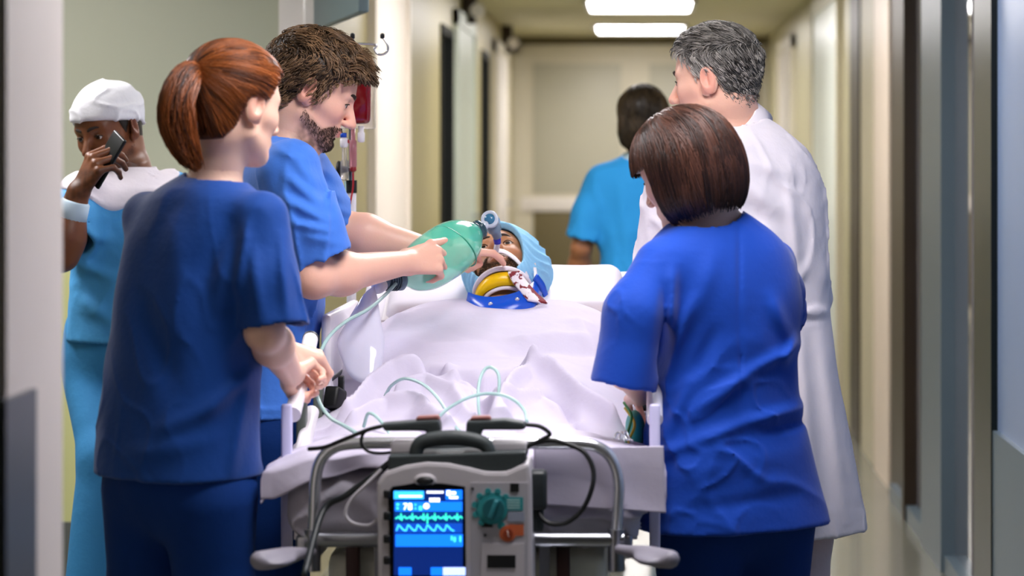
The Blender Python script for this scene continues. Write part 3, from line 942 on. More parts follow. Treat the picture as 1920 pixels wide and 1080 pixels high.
# side rails
for sx in (-1, 1):
    x = XB + sx * .375
    rail = MB(); rail.box((x, 6.42, .945), (.022, .62, .27), None, .02); ro = rail.build('side_panel', M_wp, bed)
    MB().box((x - sx * .0, 6.42, .93), (.026, .56, .012), None, .004).build('groove_shade_strip', M_dgrey, ro)  # raised dark grey strip drawn in place of the groove's shade
    if sx < 0: a, b = P(582, 636, 5.76), P(549, 778, 5.40)
    else: a, b = np.array([x, 5.76, 1.047]), np.array([x, 5.40, .91])
    t = MB(); t.cyl(a, b, .0165, n=18); to = t.build('rail_tube', M_wp, bed)
    ec = MB(); dd = unit(a - b); ec.cyl(a - dd * .001, a + dd * .006, .0175, n=18); ec.build('tube_cap', M_dgrey, to)
    a2, b2 = a + np.array([sx * .0, .02, -.16]), b + np.array([0, .02, -.145])
    t = MB(); t.cyl(a2, b2, .0165, n=18); t.build('rail_tube', M_wp, bed)
    MB().box2((x - .01, 5.66, .70), (x + .01, 5.70, 1.02), .004).build('rail_post', M_gren, bed)
    MB().box2((x - .01, 5.95, .70), (x + .01, 6.0, .98), .004).build('rail_post', M_gren, bed)
    MB().box((x + (0 if sx > 0 else .005), 5.40, .792), (.022, .018, .30), None, .005).build('rail_board', M_lav, bed)
    cl = MB(); c = P(628, 748, 5.98) if sx < 0 else np.array([x - .02, 5.98, .90]); cl.box(c, (.035, .05, .05), frame(20, 20), .008); cl.box(c + np.array([.012, .02, .03]), (.012, .03, .04), None, .003); cl.build('rail_latch', M_black, bed)

# mattress: flat foot half and raised back
mt = thing('mattress', 'white mattress on the stretcher with its back section raised', 'mattress', loc=(XB, 6.1, .70))
MB().box((XB, 5.72, .755), (.70, .88, .10), None, .03).build('foot_section', M_linen, mt)
MB().box((XB, 6.60, .755 + .455 * .376), (.745, .98, .10), Rt, .03).build('back_section', M_matt, mt)
for px in (742, 1060):
    c = P(px, 555, 6.93); m = MB(); m.box(np.array([c[0], 6.86, .80 + (6.86 - 6.15) * .376 + .012]), (.035, .30, .006), Rt, .002); m.build('strap', M_wp, mt)
# pillow-like pad behind the head
def fpad(p):
    q = (p - np.array([XB + .0, 6.86, 1.075], np.float32)) @ Rt.astype(np.float32)
    return sBox(q, (0, 0, 0), (.30, .15, .045), .04) + .004 * wav(p, 3, 25)
V, Q = mesh_from(fpad, (XB - .4, 6.6, .95), (XB + .4, 7.1, 1.25), .008)
pd = rawmesh('head_pad', V, Q, M_matt); tag(pd, "thin white pad under the patient's head", 'pillow')

# sheet over the patient
ZY = [5.20, 5.26, 5.36, 5.66, 5.85, 5.97, 6.15, 6.4, 6.58, 6.66, 6.70]
ZZ = [.862, .872, .878, .884, .928, .968, .986, 1.037, 1.080, 1.088, 1.076]
def Zm(y): return .808 + np.clip(y - 6.15, 0, 2) * .376
def sheet_base(x, y):
    zc = np.interp(y, ZY, ZZ); w_ = np.interp(y, [5.2, 5.5, 5.9, 6.2, 6.6, 6.7], [.40, .34, .31, .315, .325, .325])
    pw = np.interp(y, [5.2, 5.5, 6.0, 6.7], [8, 5, 4, 4])
    sh = 1 / (1 + (np.abs(x - XB - .0) / w_) ** pw * 1.0)
    return Zm(y) + (zc - Zm(y)) * sh
def sheet_hit(px, py):
    ys = np.linspace(5.22, 6.7, 600); xs = (px - VX) * ys / FPX; zs = ZC - (py - VY) * ys / FPX
    b = sheet_base(xs, ys); k = np.nonzero(b >= zs)[0]
    i = k[0] if len(k) else 599
    return np.array([xs[i], ys[i], b[i]])
SF = [  # (polyline in the photograph, width, height)
    ([(648, 792), (690, 745), (735, 712), (790, 693)], .020, .030), ([(790, 690), (850, 700), (905, 722), (945, 712), (990, 690)], .020, -.022),
    ([(835, 690), (870, 730), (905, 775), (950, 806)], .018, .026), ([(990, 690), (1040, 715), (1090, 765), (1150, 806)], .018, .034),
    ([(990, 692), (955, 735), (935, 775), (925, 806)], .020, .026), ([(770, 706), (730, 738), (700, 770)], .016, -.022),
    ([(745, 740), (800, 725), (850, 745), (890, 800)], .018, .020), ([(660, 800), (720, 765), (790, 768), (840, 806)], .018, .022), ([(1015, 740), (1060, 770), (1100, 806)], .016, -.020),
    ([(960, 760), (1020, 750), (1080, 790)], .016, .020), ([(1030, 700), (1090, 725), (1150, 790)], .014, -.016), ([(700, 800), (760, 785), (810, 806)], .014, -.014), ([(860, 720), (890, 750), (915, 800)], .012, -.014),
    ([(985, 640), (1040, 634), (1085, 640)], .030, .010), ([(740, 640), (800, 655), (860, 650)], .05, .008), ([(960, 660), (1030, 652), (1110, 668)], .03, -.007), ([(1090, 610), (1110, 650), (1120, 700)], .03, .010), ([(690, 700), (715, 640), (745, 600)], .03, .010)]
FSEG = []
for pl, wd, am in SF:
    q = [sheet_hit(*a)[:2] for a in pl]
    for i in range(len(q) - 1): FSEG.append((q[i], q[i + 1], wd, am, pl))
def sheet_folds(x, y):
    groups = {}
    p = np.stack([x, y], -1)
    for a, b, wd, am, pl in FSEG:
        ab = b - a; pa = p - a; t = np.clip((pa @ ab) / (ab @ ab + 1e-9), 0, 1)
        d = np.linalg.norm(pa - t[..., None] * ab, axis=-1)
        v = np.exp(-(d / wd) ** 2 * .9) * .7 + np.exp(-(d / wd) * 1.6) * .3
        k = id(pl); groups[k] = (np.maximum(groups[k][0], v) if k in groups else v, am)
    return sum(v * am * (1.6 if am > 0 else 2.3) for v, am in groups.values())
nu, nv = 190, 260
us = np.linspace(-.50, .50, nu); vs = np.linspace(6.70, 5.15, nv)
U, Vv = np.meshgrid(us, vs)
xr = np.clip(U, -.372, .372); yy = np.maximum(Vv, 5.222)
yy = 5.222 + (yy - 5.222) * (6.70 - .11 * np.clip(np.abs(xr) / .26, 0, 1.2) ** 2.5 - 5.222) / (6.70 - 5.222)
sd = np.maximum(np.abs(U) - .372, 0); fd = np.maximum(5.222 - Vv, 0)
X = XB + .012 * 0 + xr; Zs = sheet_base(X, yy) + sheet_folds(X, yy)
rip = .010 * np.sin(yy * 26 + 2 * np.sin(yy * 9)) * np.clip(sd / .05, 0, 1)
Xs = X + np.sign(U) * (np.minimum(sd, .02) * .8 + np.abs(rip))
Ys = yy - np.minimum(fd, .012) - .010 * np.sin(X * 24 + 1.5 * np.sin(X * 11)) * np.clip(fd / .06, 0, 1)
flat = np.clip((6.0 - yy) / .3, 0, 1) * .004 + .0015
Zs = Zs + flat * (np.sin(X * 33 + 3 * np.sin(yy * 12)) * np.sin(yy * 27 + 2 * np.sin(X * 15)))
dropf = fd * np.interp(X, [XB - .37, XB - .2, XB + .05, XB + .37], [.9, .45, .55, .9])
Zs = Zs - np.maximum(sd * .55, dropf)
Vt = np.stack([Xs, Ys, Zs], -1).reshape(-1, 3)
ij = (np.arange(nv - 1)[:, None] * nu + np.arange(nu - 1)[None]).ravel()
Qs = np.stack([ij, ij + nu, ij + nu + 1, ij + 1], 1)
sheet = rawmesh('bed_sheet', Vt, Qs, M_sheet); tag(sheet, 'white creased sheet drawn over the patient up to the chest', 'sheet')
so = sheet.modifiers.new('thick', 'SOLIDIFY'); so.thickness = .004; so.offset = -1
# draw sheet: the squared end hanging at the right of the foot
def cloth_patch(name, corners, mtl, label, cat, amp=.006, seed=2, n=40, parent=None):
    c = [np.array(q, float) for q in corners]           # tl, tr, br, bl
    g = np.linspace(0, 1, n); S_, T_ = np.meshgrid(g, g)
    pts = (c[0] * (1 - S_[..., None]) + c[1] * S_[..., None]) * (1 - T_[..., None]) + (c[3] * (1 - S_[..., None]) + c[2] * S_[..., None]) * T_[..., None]
    nn = unit(np.cross(c[1] - c[0], c[3] - c[0]))
    pts = pts + nn * (amp * wav(pts.reshape(-1, 3).astype(np.float32), seed, 28, 5, (1, 1, 1.6))).reshape(n, n)[..., None]
    ij = (np.arange(n - 1)[:, None] * n + np.arange(n - 1)[None]).ravel()
    o = rawmesh(name, pts.reshape(-1, 3), np.stack([ij, ij + n, ij + n + 1, ij + 1], 1), mtl, parent)
    if label: tag(o, label, cat)
    m_ = o.modifiers.new('thick', 'SOLIDIFY'); m_.thickness = .005
    return o
cloth_patch('draw_sheet', [P(1000, 840, 5.188), P(1244, 836, 5.192), P(1249, 962, 5.188), P(1004, 945, 5.184)], M_sheet, 'squared end of a pale sheet hanging at the right of the chrome foot hoop', 'sheet', .004, 9)
def fblk(p):
    q = p - np.array([XB + .0, 5.285, .752], np.float32)
    d = sBox(q, (0, 0, 0), (.352, .062, .066), .05)
    rg = np.clip(1 - np.abs(wav(p, 23, 26, 3, (1, 1, 2.4))) * 3, 0, 1)
    return d + .010 * wav(p, 17, 20, 6, (1, 1, 2.2)) - .016 * rg * rg
V, Q = mesh_from(fblk, (XB - .45, 5.15, .64), (XB + .45, 5.42, .87), .006)
tag(rawmesh('folded_blanket', V, Q, M_linen), 'grey lilac blanket bundled across the foot of the mattress', 'blanket')

def tube_thing(name, label, cat, pts, r, m, n=60, parent=None):
    o = MB().tube(spline(pts, n), r, 10).build(name, m, parent)
    if label: tag(o, label, cat)
    return o
def on_sheet(px, py, up=.0):
    q = sheet_hit(px, py); return np.array([q[0], q[1], q[2] + sheet_folds(q[0:1], q[1:2])[0] + .004]) + np.array([0, 0, up])
def over(px, py, Yo): return P(px, py, Yo)
tube_thing('oxygen_tube', 'pale green tube arching over the sheet at the left, towards the chest', 'tube', [over(722, 742, 5.86), over(735, 722, 5.82), over(760, 710, 5.76), over(795, 722, 5.7), over(825, 752, 5.62), over(850, 795, 5.5), over(868, 815, 5.42)], .0035, M_tubeg)
tube_thing('oxygen_tube', 'tall narrow loop of pale green tubing standing on the sheet', 'tube', [over(902, 800, 5.5), over(897, 760, 5.52), over(898, 720, 5.56), over(908, 694, 5.58), over(922, 689, 5.58), over(935, 704, 5.56), over(934, 740, 5.54), over(920, 775, 5.52), over(908, 800, 5.46)], .0035, M_tubeg)
tube_thing('oxygen_tube', 'pale green tube bowed low across the middle of the sheet', 'tube', [over(812, 792, 5.46), over(842, 765, 5.47), over(880, 745, 5.48), over(920, 738, 5.48), over(958, 747, 5.46), over(982, 768, 5.43), over(988, 790, 5.38)], .0035, M_tubeg)
tube_thing('oxygen_tube', 'short curl of green tubing at the left behind the paddles', 'tube', [over(682, 800, 5.5), over(690, 776, 5.48), over(704, 780, 5.46), over(722, 800, 5.44), over(735, 822, 5.4)], .0035, M_tubeg)
# cable bundle and teal bag showing at the right edge of the bed
cbx = thing('cable_bundle', 'green and yellow leads hanging beside the bed at the right', 'cable', loc=tuple(P(1178, 800, 5.45)))
for pts, mm in (([P(1170, 755, 5.6), P(1184, 780, 5.55), P(1176, 815, 5.5), P(1172, 840, 5.46)], 'green lead'), ([P(1172, 765, 5.6), P(1190, 795, 5.55), P(1178, 830, 5.5), P(1186, 850, 5.46)], 'yellow lead')):
    MB().tube(spline(pts, 20), .003, 8).build('lead', mat(mm, '2E8A3A' if 'green' in mm else 'D8B52E', .4), cbx)
kn = MB()
for k in range(3): kn.tube(spline([P(1152 + k * 9, 822 + k * 3, 5.4), P(1157 + k * 8, 812 - k * 2, 5.42), P(1168 + k * 6, 814 + k * 4, 5.41), P(1176 + k * 5, 826, 5.4)], 14), .0022, 8)
kn.build('connector', M_chr, cbx)
def ftb(p): return sEl(p, P(1190, 812, 5.62), (.022, .07, .05)) + .004 * wav(p, 4, 50)
c = P(1190, 812, 5.62); V, Q = mesh_from(ftb, c - .13, c + .13, .006)
tag(rawmesh('teal_bag', V, Q, mat('teal plastic', '3FB3A8', .4)), 'teal plastic bag wedged at the right side of the bed', 'bag')
# ---------------------------------------------------------------- monitor / defibrillator at the foot of the bed
M_mon = mat('monitor grey plastic', 'BDB8BC', .45, var=.03, bump=.03, bscale=120)
M_mon2 = mat('monitor panel plastic', 'A9A6AC', .45, var=.03)
M_char = mat('charcoal plastic', '32393A', .55, var=.06, bump=.1, bscale=150)
def emat(n, c, e=1.0): return mat(n, c, .4, var=0, emit=e, ecol=c)
E_dark = emat('screen deep blue', '031B58', .9); E_blk = mat('screen black glass', '05080C', .12, var=0)
E_blue = emat('screen blue', '0C62E0', 1.2); E_lt = emat('screen light blue', '2F9DF5', 1.3); E_wht = emat('screen white', 'F2F6FF', 1.5); E_grn = emat('screen green', '35E3B0', 1.3); E_cy = emat('screen cyan', '3FC4FA', 1.3); E_pk = emat('screen pink', 'F4D6E0', 1.3)
mon = thing('defibrillator_monitor', 'grey defibrillator monitor with a lit blue screen at the foot of the bed', 'monitor', loc=(-.345, 5.06, .56))
YM = 5.03
def pm(px, py, dy=0): return P(px, py, YM) + np.array([0, dy, 0])
# body outline (front view), extruded back
out = [(710, 1160), (706, 905), (722, 884), (760, 872), (800, 866), (840, 868), (880, 876), (910, 884), (950, 884), (975, 872), (992, 868), (996, 900), (1000, 1160)]
def extrude(outl, y0, y1, m, name, parent, bev=.006, Yp=YM):
    import bmesh
    bm = bmesh.new(); vs = [bm.verts.new((P(a, b, Yp)[0], y0, P(a, b, Yp)[2])) for a, b in outl]
    f = bm.faces.new(vs); r = bmesh.ops.extrude_face_region(bm, geom=[f])
    for v in r['geom']:
        if isinstance(v, bmesh.types.BMVert): v.co.y = y1
    bmesh.ops.recalc_face_normals(bm, faces=bm.faces)
    if bev: bmesh.ops.bevel(bm, geom=[e for e in bm.edges], offset=bev, segments=2, profile=.6, affect='EDGES', clamp_overlap=True)
    me = bpy.data.meshes.new(name); bm.to_mesh(me); bm.free(); me.materials.append(m)
    o = bpy.data.objects.new(name, me); link(o, parent)
    if parent is not None: o.matrix_parent_inverse = Matrix.Translation(parent.location).inverted()
    return o
extrude(out, YM, YM + .14, M_mon, 'case', mon, .008)
# charcoal top with carrying handle
extrude([(727, 890), (727, 856), (985, 848), (986, 862), (960, 890), (930, 892), (890, 884), (820, 872), (760, 878)], YM + .006, YM + .13, M_char, 'top_cover', mon, .004)
hn = spline([pm(778, 882, .035), pm(778, 850, .035), pm(790, 832, .035), pm(830, 825, .035), pm(870, 826, .035), pm(905, 836, .035), pm(915, 856, .035), pm(913, 886, .035)], 40)
MB().tube(hn, np.interp(np.linspace(0, 1, len(hn)), [0, .2, .5, .8, 1], [.013, .0135, .0150, .0135, .013]), 14).build('handle', M_char, mon)
for a, b in (((728, 835), (772, 858)), ((918, 835), (985, 858))):
    p, q = pm(*a, .05), pm(*b, .12); MB().box2((p[0], p[1], q[2]), (q[0], q[1], p[2]), .004).build('paddle_cradle', M_mon, mon)
# screen
def quad(px0, py0, px1, py1, m, name, parent, lift=.001, th=.0012):
    a, b = pm(px0, py0), pm(px1, py1)
    return MB().box2((a[0], YM - lift - th, b[2]), (b[0], YM - lift, a[2])).build(name, m, parent)
bez = extrude([(733, 1150), (727, 925), (735, 912), (775, 906), (828, 906), (872, 912), (875, 1150)], YM - .004, YM + .01, E_blk, 'screen', mon, .002)
sc = bez
LL = .0046
quad(739, 920, 868, 1078, E_dark, 'display', sc, .0042, .0006)
quad(739, 920, 795, 935, E_lt, 'title_bar', sc, LL + .0004)
quad(749, 928, 792, 931, E_pk, 'title_text', sc, LL + .002, .0006)
quad(798, 918, 833, 926, E_dark, 'clock_bar', sc, LL + .0004)
for k in range(8): quad(801 + k * 4, 920, 803.6 + k * 4, 924, E_wht, 'clock_digit', sc, LL + .002, .0006)
quad(836, 918, 867, 936, E_blue, 'battery_field', sc, LL + .0004)
for a in ((838, 919, 845, 928), (847, 921, 855, 926), (843, 930, 859, 934)): quad(*a, E_wht, 'status_mark', sc, LL + .002, .0006)
for k in range(5): quad(806 + k * 4, 933, 808.8 + k * 4, 940, E_wht, 'mode_letter', sc, LL + .002, .0006)
quad(741, 940, 867, 958, E_blue, 'rate_field', sc, LL + .0004)
def text(s_, px, py, hgt, m, parent, name='number'):
    cu = bpy.data.curves.new(name, 'FONT'); cu.body = s_; cu.size = hgt * YM / FPX * 1.38; cu.extrude = .0004; cu.align_x = 'CENTER'
    o = bpy.data.objects.new(name + '_tmp', cu); COL.objects.link(o)
    bpy.context.view_layer.update()
    me = bpy.data.meshes.new_from_object(o.evaluated_get(bpy.context.evaluated_depsgraph_get())); bpy.data.objects.remove(o)
    V = np.array([v.co[:] for v in me.vertices]); c = pm(px, py)
    V = np.stack([V[:, 0] + c[0], np.full(len(V), YM - .0078) - V[:, 2], V[:, 1] + c[2]], 1)
    F = [list(p.vertices) for p in me.polygons]
    return rawmesh(name, V, F, m, parent, smooth=False)
text('78', 765, 955, 13, E_wht, sc, 'heart_rate_number')
for a in ((744, 943, 749, 947), (744, 950, 748, 954), (778, 944, 781, 947), (778, 951, 781, 954), (786, 948, 792, 956)): quad(*a, E_cy, 'rate_mark', sc, LL + .002, .0006)
c = pm(800, 948); hm = MB(); hm.cyl(c + np.array([0, -.0068, 0]), c + np.array([0, -.0055, 0]), .0055, n=20); hm.build('heart_symbol', E_pk, sc)
def ribbon(pts, m, name, parent, r=.0010):
    MB().tube([pm(a, b, -.0068) for a, b in pts], r, 6).build(name, m, parent)
quad(741, 960, 867, 977, mat('screen trace field', '03306E', .4, var=0, emit=.8, ecol='03306E'), 'trace_field', sc, LL + .0002)
ecg = []
for k in range(6):
    x = 742 + k * 21; ecg += [(x, 971), (x + 4, 970), (x + 6, 967), (x + 8, 971), (x + 9, 973), (x + 10.5, 961), (x + 12, 975), (x + 13, 970), (x + 17, 967), (x + 20, 971)]
ribbon(ecg, E_grn, 'ecg_trace', sc, .0012)
quad(801, 962, 803, 981, E_grn, 'pace_mark', sc, LL + .0025, .0006)
quad(741, 980, 867, 998, mat('screen pleth field', '0A3FA0', .4, var=0, emit=.9, ecol='0A3FA0'), 'pleth_field', sc, LL + .0002)
pl = []
for k in range(7):
    x = 744 + k * 18; pl += [(x, 994), (x + 4, 983), (x + 7, 986), (x + 12, 992), (x + 16, 994)]
ribbon(pl[:-4], E_cy, 'pleth_trace', sc, .0012)
quad(742, 1001, 868, 1024, E_blue, 'message_field', sc, LL + .0004)
for a in ((846, 1004, 849, 1012), (851, 1006, 855, 1015), (862, 1004, 865, 1015)): quad(*a, E_cy, 'message_mark', sc, LL + .002, .0006)
quad(748, 1063, 772, 1078, E_blue, 'soft_key', sc, LL + .0004); quad(808, 1063, 830, 1078, E_blue, 'soft_key', sc, LL + .0004); quad(831, 1063, 873, 1078, mat('screen lilac', '9FB4F5', .4, var=0, emit=1.2, ecol='9FB4F5'), 'soft_key', sc, LL + .0004)
# latch, side keys
mb = MB(); c = pm(797, 901); mb.lathe(c + np.array([0, .002, 0]), (0, -1, 0), [(0, .0215), (.004, .0215), (.006, .019)], 28); lo_ = mb.build('latch_ring', M_mon, mon)
for v in lo_.data.vertices: v.co.z = (v.co.z - c[2]) * .62 + c[2]
mb = MB(); mb.lathe(c + np.array([0, -.004, 0]), (0, -1, 0), [(0, .0165), (.0026, .016)], 24); l2 = mb.build('latch_slot', M_black, mon)
for v in l2.data.vertices: v.co.z = (v.co.z - c[2]) * .5 + c[2]
for py in (926, 967, 1010, 1050):
    p = pm(726, py); MB().box(p + np.array([0, -.003, 0]), (.014, .008, .016), None, .004).build('side_key', M_black, mon)
# right-hand control panel
quad(882, 905, 990, 1082, M_mon2, 'control_panel', mon, -.001, .003)
TEAL = mat('teal label', '2E8C90', .5, var=.05); ORG = mat('orange label', 'C0623C', .5, var=.05); GRYL = mat('grey label', '8C93A4', .5)
def disc(px, py, r, y0, y1, m, name, parent=mon, n=28):
    c = pm(px, py); return MB().cyl((c[0], YM + y1, c[2]), (c[0], YM + y0, c[2]), r, n=n).build(name, m, parent)
disc(923, 953, .030, -.0045, -.002, TEAL, 'dial_surround')
for k in range(7):
    a = math.radians(40 + k * 32); x, y = 923 + 33 * math.cos(a), 953 - 33 * math.sin(a); disc(x, y, .0062, -.0045, -.002, TEAL, 'dial_tab', n=14)
quad(945, 932, 981, 957, TEAL, 'dial_label', mon, .002, .0018)
for k in range(4): quad(951, 936 + k * 5, 975, 937.6 + k * 5, mat('label print', 'BFE3E0', .5), 'label_line', mon, .004, .0006)
kn_ = disc(926, 953, .0205, -.016, -.0045, mat('dial knob', '1E5F66', .45), 'dial_knob')
c = pm(926, 953); MB().box(c + np.array([0, -.0185, 0]), (.009, .006, .038), np.array([[math.cos(.35), 0, math.sin(.35)], [0, 1, 0], [-math.sin(.35), 0, math.cos(.35)]]), .003).build('knob_grip', mat('dial grip', '2C7C84', .45), kn_)
disc(940, 985, .0075, -.0045, -.002, TEAL, 'dial_tab', n=14)
quad(952, 960, 983, 977, GRYL, 'charge_button', mon, .002, .003)
disc(952, 1000, .0155, -.005, -.002, ORG, 'shock_surround'); quad(955, 983, 982, 1004, ORG, 'shock_label', mon, .002, .0018)
disc(953, 1000, .0095, -.008, -.005, mat('shock button', '8E3B22', .4), 'shock_button')
bl = MB(); c = pm(953, 1000); zz_ = [(-.002, .006), (.0012, .001), (-.0008, .0008), (.002, -.006)]
bl.tube([(c[0] + a, YM - .0085, c[2] + b) for a, b in zz_], .0008, 6); bl.build('bolt_symbol', mat('bolt print', 'E8D9CE', .5), mon)
quad(957, 906, 973, 922, M_black, 'infrared_window', mon, .002, .002)
quad(903, 980, 924, 988, M_black, 'indicator', mon, .002, .002); disc(886, 916, .003, -.004, -.002, M_dgrey, 'screw', n=12); disc(910, 1003, .003, -.004, -.002, M_dgrey, 'screw', n=12)
quad(903, 1018, 983, 1090, M_mon, 'printer_door', mon, .002, .003); quad(914, 1040, 967, 1064, M_black, 'printer_slot', mon, .005, .002)
# side connector and its cable
c = P(1006, 918, 5.10); MB().box(c, (.040, .05, .075), None, .008).build('side_connector', M_dgrey, mon)
MB().box(c + np.array([.0, -.0, -.055]), (.028, .03, .05), None, .008).build('connector_plug', M_char, mon)
MB().tube(spline([P(1010, 950, 5.09), P(1014, 968, 5.08), P(1032, 982, 5.07), P(1062, 980, 5.06), P(1092, 955, 5.06), P(1110, 915, 5.06), P(1112, 880, 5.07), P(1095, 848, 5.08), P(1062, 832, 5.09), P(1030, 826, 5.1), P(1000, 832, 5.1), P(985, 840, 5.1)], 70), .0048, 10).build('cable', M_black, mon)
MB().tube(spline([P(742, 858, 5.12), P(700, 892, 5.12), P(650, 928, 5.13), P(605, 960, 5.14), P(570, 1080, 5.0)], 40), .0065, 10).build('cable', M_dgrey, mon)
MB().tube(spline([P(715, 880, 5.1), P(690, 905, 5.09), P(660, 935, 5.09), P(648, 962, 5.09), P(660, 980, 5.09), P(690, 985, 5.1), P(708, 975, 5.1)], 30), .0035, 10).build('cable', mat('clear white tube', 'C9C6CE', .3), mon)

# paddles lying on top, each with its own coil lead
def paddle(label, L, grip, lead):
    t = thing('defibrillator_paddle', label, 'paddle', 'defibrillator paddles', loc=tuple(P(*L[0], 5.1)))
    extrude(L, 5.075, 5.125, M_char, 'paddle_body', t, .005, 5.1)
    extrude(grip, 5.085, 5.115, mat('paddle red brown', '8E5A55', .5), 'paddle_face', t, .003, 5.1)
    MB().tube(spline(lead, 40), .0042, 10).build('lead', M_black, t)
paddle('left charcoal defibrillator paddle lying on top of the monitor', [(716, 793), (806, 786), (824, 786), (828, 800), (826, 824), (806, 824), (800, 806), (722, 806)], [(780, 787), (783, 780), (822, 778), (826, 786)],
       [P(716, 799, 5.1), P(690, 806, 5.1), P(650, 822, 5.1), P(610, 838, 5.11), P(578, 842, 5.12)])
paddle('right charcoal defibrillator paddle lying on top of the monitor', [(876, 788), (950, 785), (982, 790), (988, 800), (980, 804), (906, 804), (900, 824), (874, 826)], [(880, 787), (886, 780), (918, 779), (922, 786)],
       [P(985, 796, 5.1), P(1010, 799, 5.1), P(1026, 808, 5.1), P(1030, 816, 5.1), P(1012, 826, 5.1), P(990, 836, 5.1)])
tube_thing('black_lead', 'thin black lead looping beside the left paddle', 'cable', [P(690, 805, 5.1), P(680, 815, 5.1), P(678, 832, 5.1), P(690, 846, 5.1), P(712, 850, 5.1), P(735, 848, 5.1)], .0032, M_black)

# ---------------------------------------------------------------- drip pole, blood bag, infusion lines
YP = 6.98
pole = thing('drip_pole', 'white drip pole with chrome hooks fixed at the head of the bed', 'drip pole', loc=tuple(P(659, 620, YP)))
pb = P(659, 620, YP); top = P(659, 84, YP)
MB().cyl((pb[0], YP, .68), (pb[0], YP, P(659, 338, YP)[2]), .0125, n=20).build('lower_tube', M_wp, pole)
MB().cyl((pb[0], YP, P(659, 362, YP)[2]), (pb[0], YP, P(659, 338, YP)[2]), .0145, n=20).build('clamp_sleeve', M_black, pole)
MB().cyl((pb[0], YP, P(659, 338, YP)[2]), top, .0075, n=16).build('upper_tube', M_steel, pole)
MB().box2((pb[0] - .04, YP - .02, .67), (pb[0] + .04, YP + .02, .72), .006).build('pole_socket', M_steel, pole)
c = P(634, 318, YP - .02); k_ = MB(); k_.lathe(c + np.array([.03, 0, 0]), (-1, 0, 0), [(0, .007), (.014, .007), (.016, .021), (.030, .023), (.034, .018)], 20); k_.build('clamp_knob', M_black, pole)
arm_pts = [P(606, 80, YP), P(600, 90, YP), P(612, 83, YP)]
MB().tube(spline([P(578, 75, YP), P(577, 86, YP), P(585, 92, YP), P(596, 82, YP), P(620, 82, YP), P(700, 83, YP), P(702, 92, YP), P(708, 101, YP), P(718, 102, YP), P(726, 96, YP), P(727, 86, YP), P(722, 76, YP), P(717, 70, YP)], 60), .0032, 10).build('hook_arm', M_chr, pole)
MB().tube(spline([P(659, 82, YP), P(660, 90, YP - .02), P(662, 101, YP - .06), P(664, 102, YP - .085), P(663, 90, YP - .10), P(661, 70, YP - .11)], 30), .0034, 10).build('hook_arm', M_chr, pole)
MB().tube(spline([P(659, 82, YP), P(656, 90, YP + .02), P(650, 100, YP + .06), P(645, 100, YP + .085), P(645, 85, YP + .10), P(646, 74, YP + .11)], 30), .0034, 10).build('hook_arm', M_chr, pole)
for a in (P(717, 70, YP), P(661, 70, YP - .11), P(646, 74, YP + .11), P(578, 75, YP)):
    MB().lathe(a - np.array([0, 0, .004]), (0, 0, 1), [(0, .003), (.002, .006), (.012, .006), (.015, .003)], 12).build('hook_tip', M_black, pole)
YG = YP - .06
M_pvc = mat('clear bag plastic', 'F2ECF4', .12, var=.02, trans=.85, ior=1.2, alpha=.55)
M_blood = mat('dark blood', '7C0A16', .16, var=.12, vscale=14, coat=.6)
bb = thing('blood_bag', 'transparent infusion bag of red blood hanging from the chrome hook', 'infusion bag', loc=tuple(P(668, 238, YG)))
def fbag(p, inset=0):
    c = P(668, 182, YG).astype(np.float32); q = p - c
    d = sBox(q, (0, 0, -.005), (.044 - inset, .020 - inset * .6, .072 - inset), .016)
    return d + .003 * wav(p, 8, 70, 4)
cbg = P(668, 180, YG)
V, Q = mesh_from(fbag, cbg - .13, cbg + .13, .004)
zt_ = P(0, 140, YG)[2]
def fbl(p): return np.maximum(fbag(p, .003) + .002, p[:, 2] - zt_ - .012 * np.sin(p[:, 0] * 60))
Vb, Qb = mesh_from(fbl, cbg - .13, cbg + .13, .0035); rawmesh('blood', Vb, Qb, M_blood, bb)
def fpv(p): return np.maximum(fbag(p, -.003), -(p[:, 2] - (zt_ - .012)) * 0 - 1)
sh_ = MB()
def fseal(p):
    c = P(670, 176, YG).astype(np.float32)
    return sBox(p, c, (.049, .004, .092), .003) + .0015 * wav(p, 6, 90, 4)
V, Q = mesh_from(fseal, cbg - .14, cbg + .14, .004); rawmesh('bag_seam', V, Q, M_pvc, bb)
MB().tube([P(664, 100, YG), P(666, 112, YG)], .003).build('hang_tab', M_pvc, bb)
for k, (px, py) in enumerate([(655, 188), (676, 174), (684, 205), (662, 216), (690, 158)]):
    pass
pt = MB(); pt.lathe(P(677, 236, YG), (0, 0, -1), [(0, .008), (.016, .007), (.018, .0095), (.040, .0095), (.043, .006)], 16); pt.build('outlet_port', M_wp, bb)
inf = thing('infusion_line', 'red blood line with its drip chamber below the blood bag', 'infusion line', loc=tuple(P(662, 300, YG)))
d = MB(); d.lathe(P(662, 240, YG), (0, 0, -1), [(0, .006), (.03, .006), (.034, .0095), (.10, .0095), (.106, .005)], 16); d.build('drip_chamber', mat('pink drip chamber', 'C98A92', .15, trans=.4, ior=1.2), inf)
d = MB(); d.lathe(P(662, 311, YG), (0, 0, -1), [(0, .0085), (.012, .009), (.016, .004)], 14); d.build('chamber_base', mat('red plastic', '8A1C22', .3), inf)
MB().tube(spline([P(662, 322, YG), P(662, 350, YG), P(657, 380, YG), P(652, 410, YG), P(655, 440, YG), P(656, 470, YG), P(650, 520, YG)], 40), .0024, 8).build('blood_tube', mat('blood tube red', 'A5202A', .2), inf)
inf2 = thing('infusion_line', 'clear infusion line with a blue cap beside the blood line', 'infusion line', loc=tuple(P(645, 290, YG - .01)))
YH = YG - .02
d = MB(); d.lathe(P(644, 240, YH), (0, 0, -1), [(0, .005), (.008, .005)], 14); d.build('spike', M_pvc, inf2)
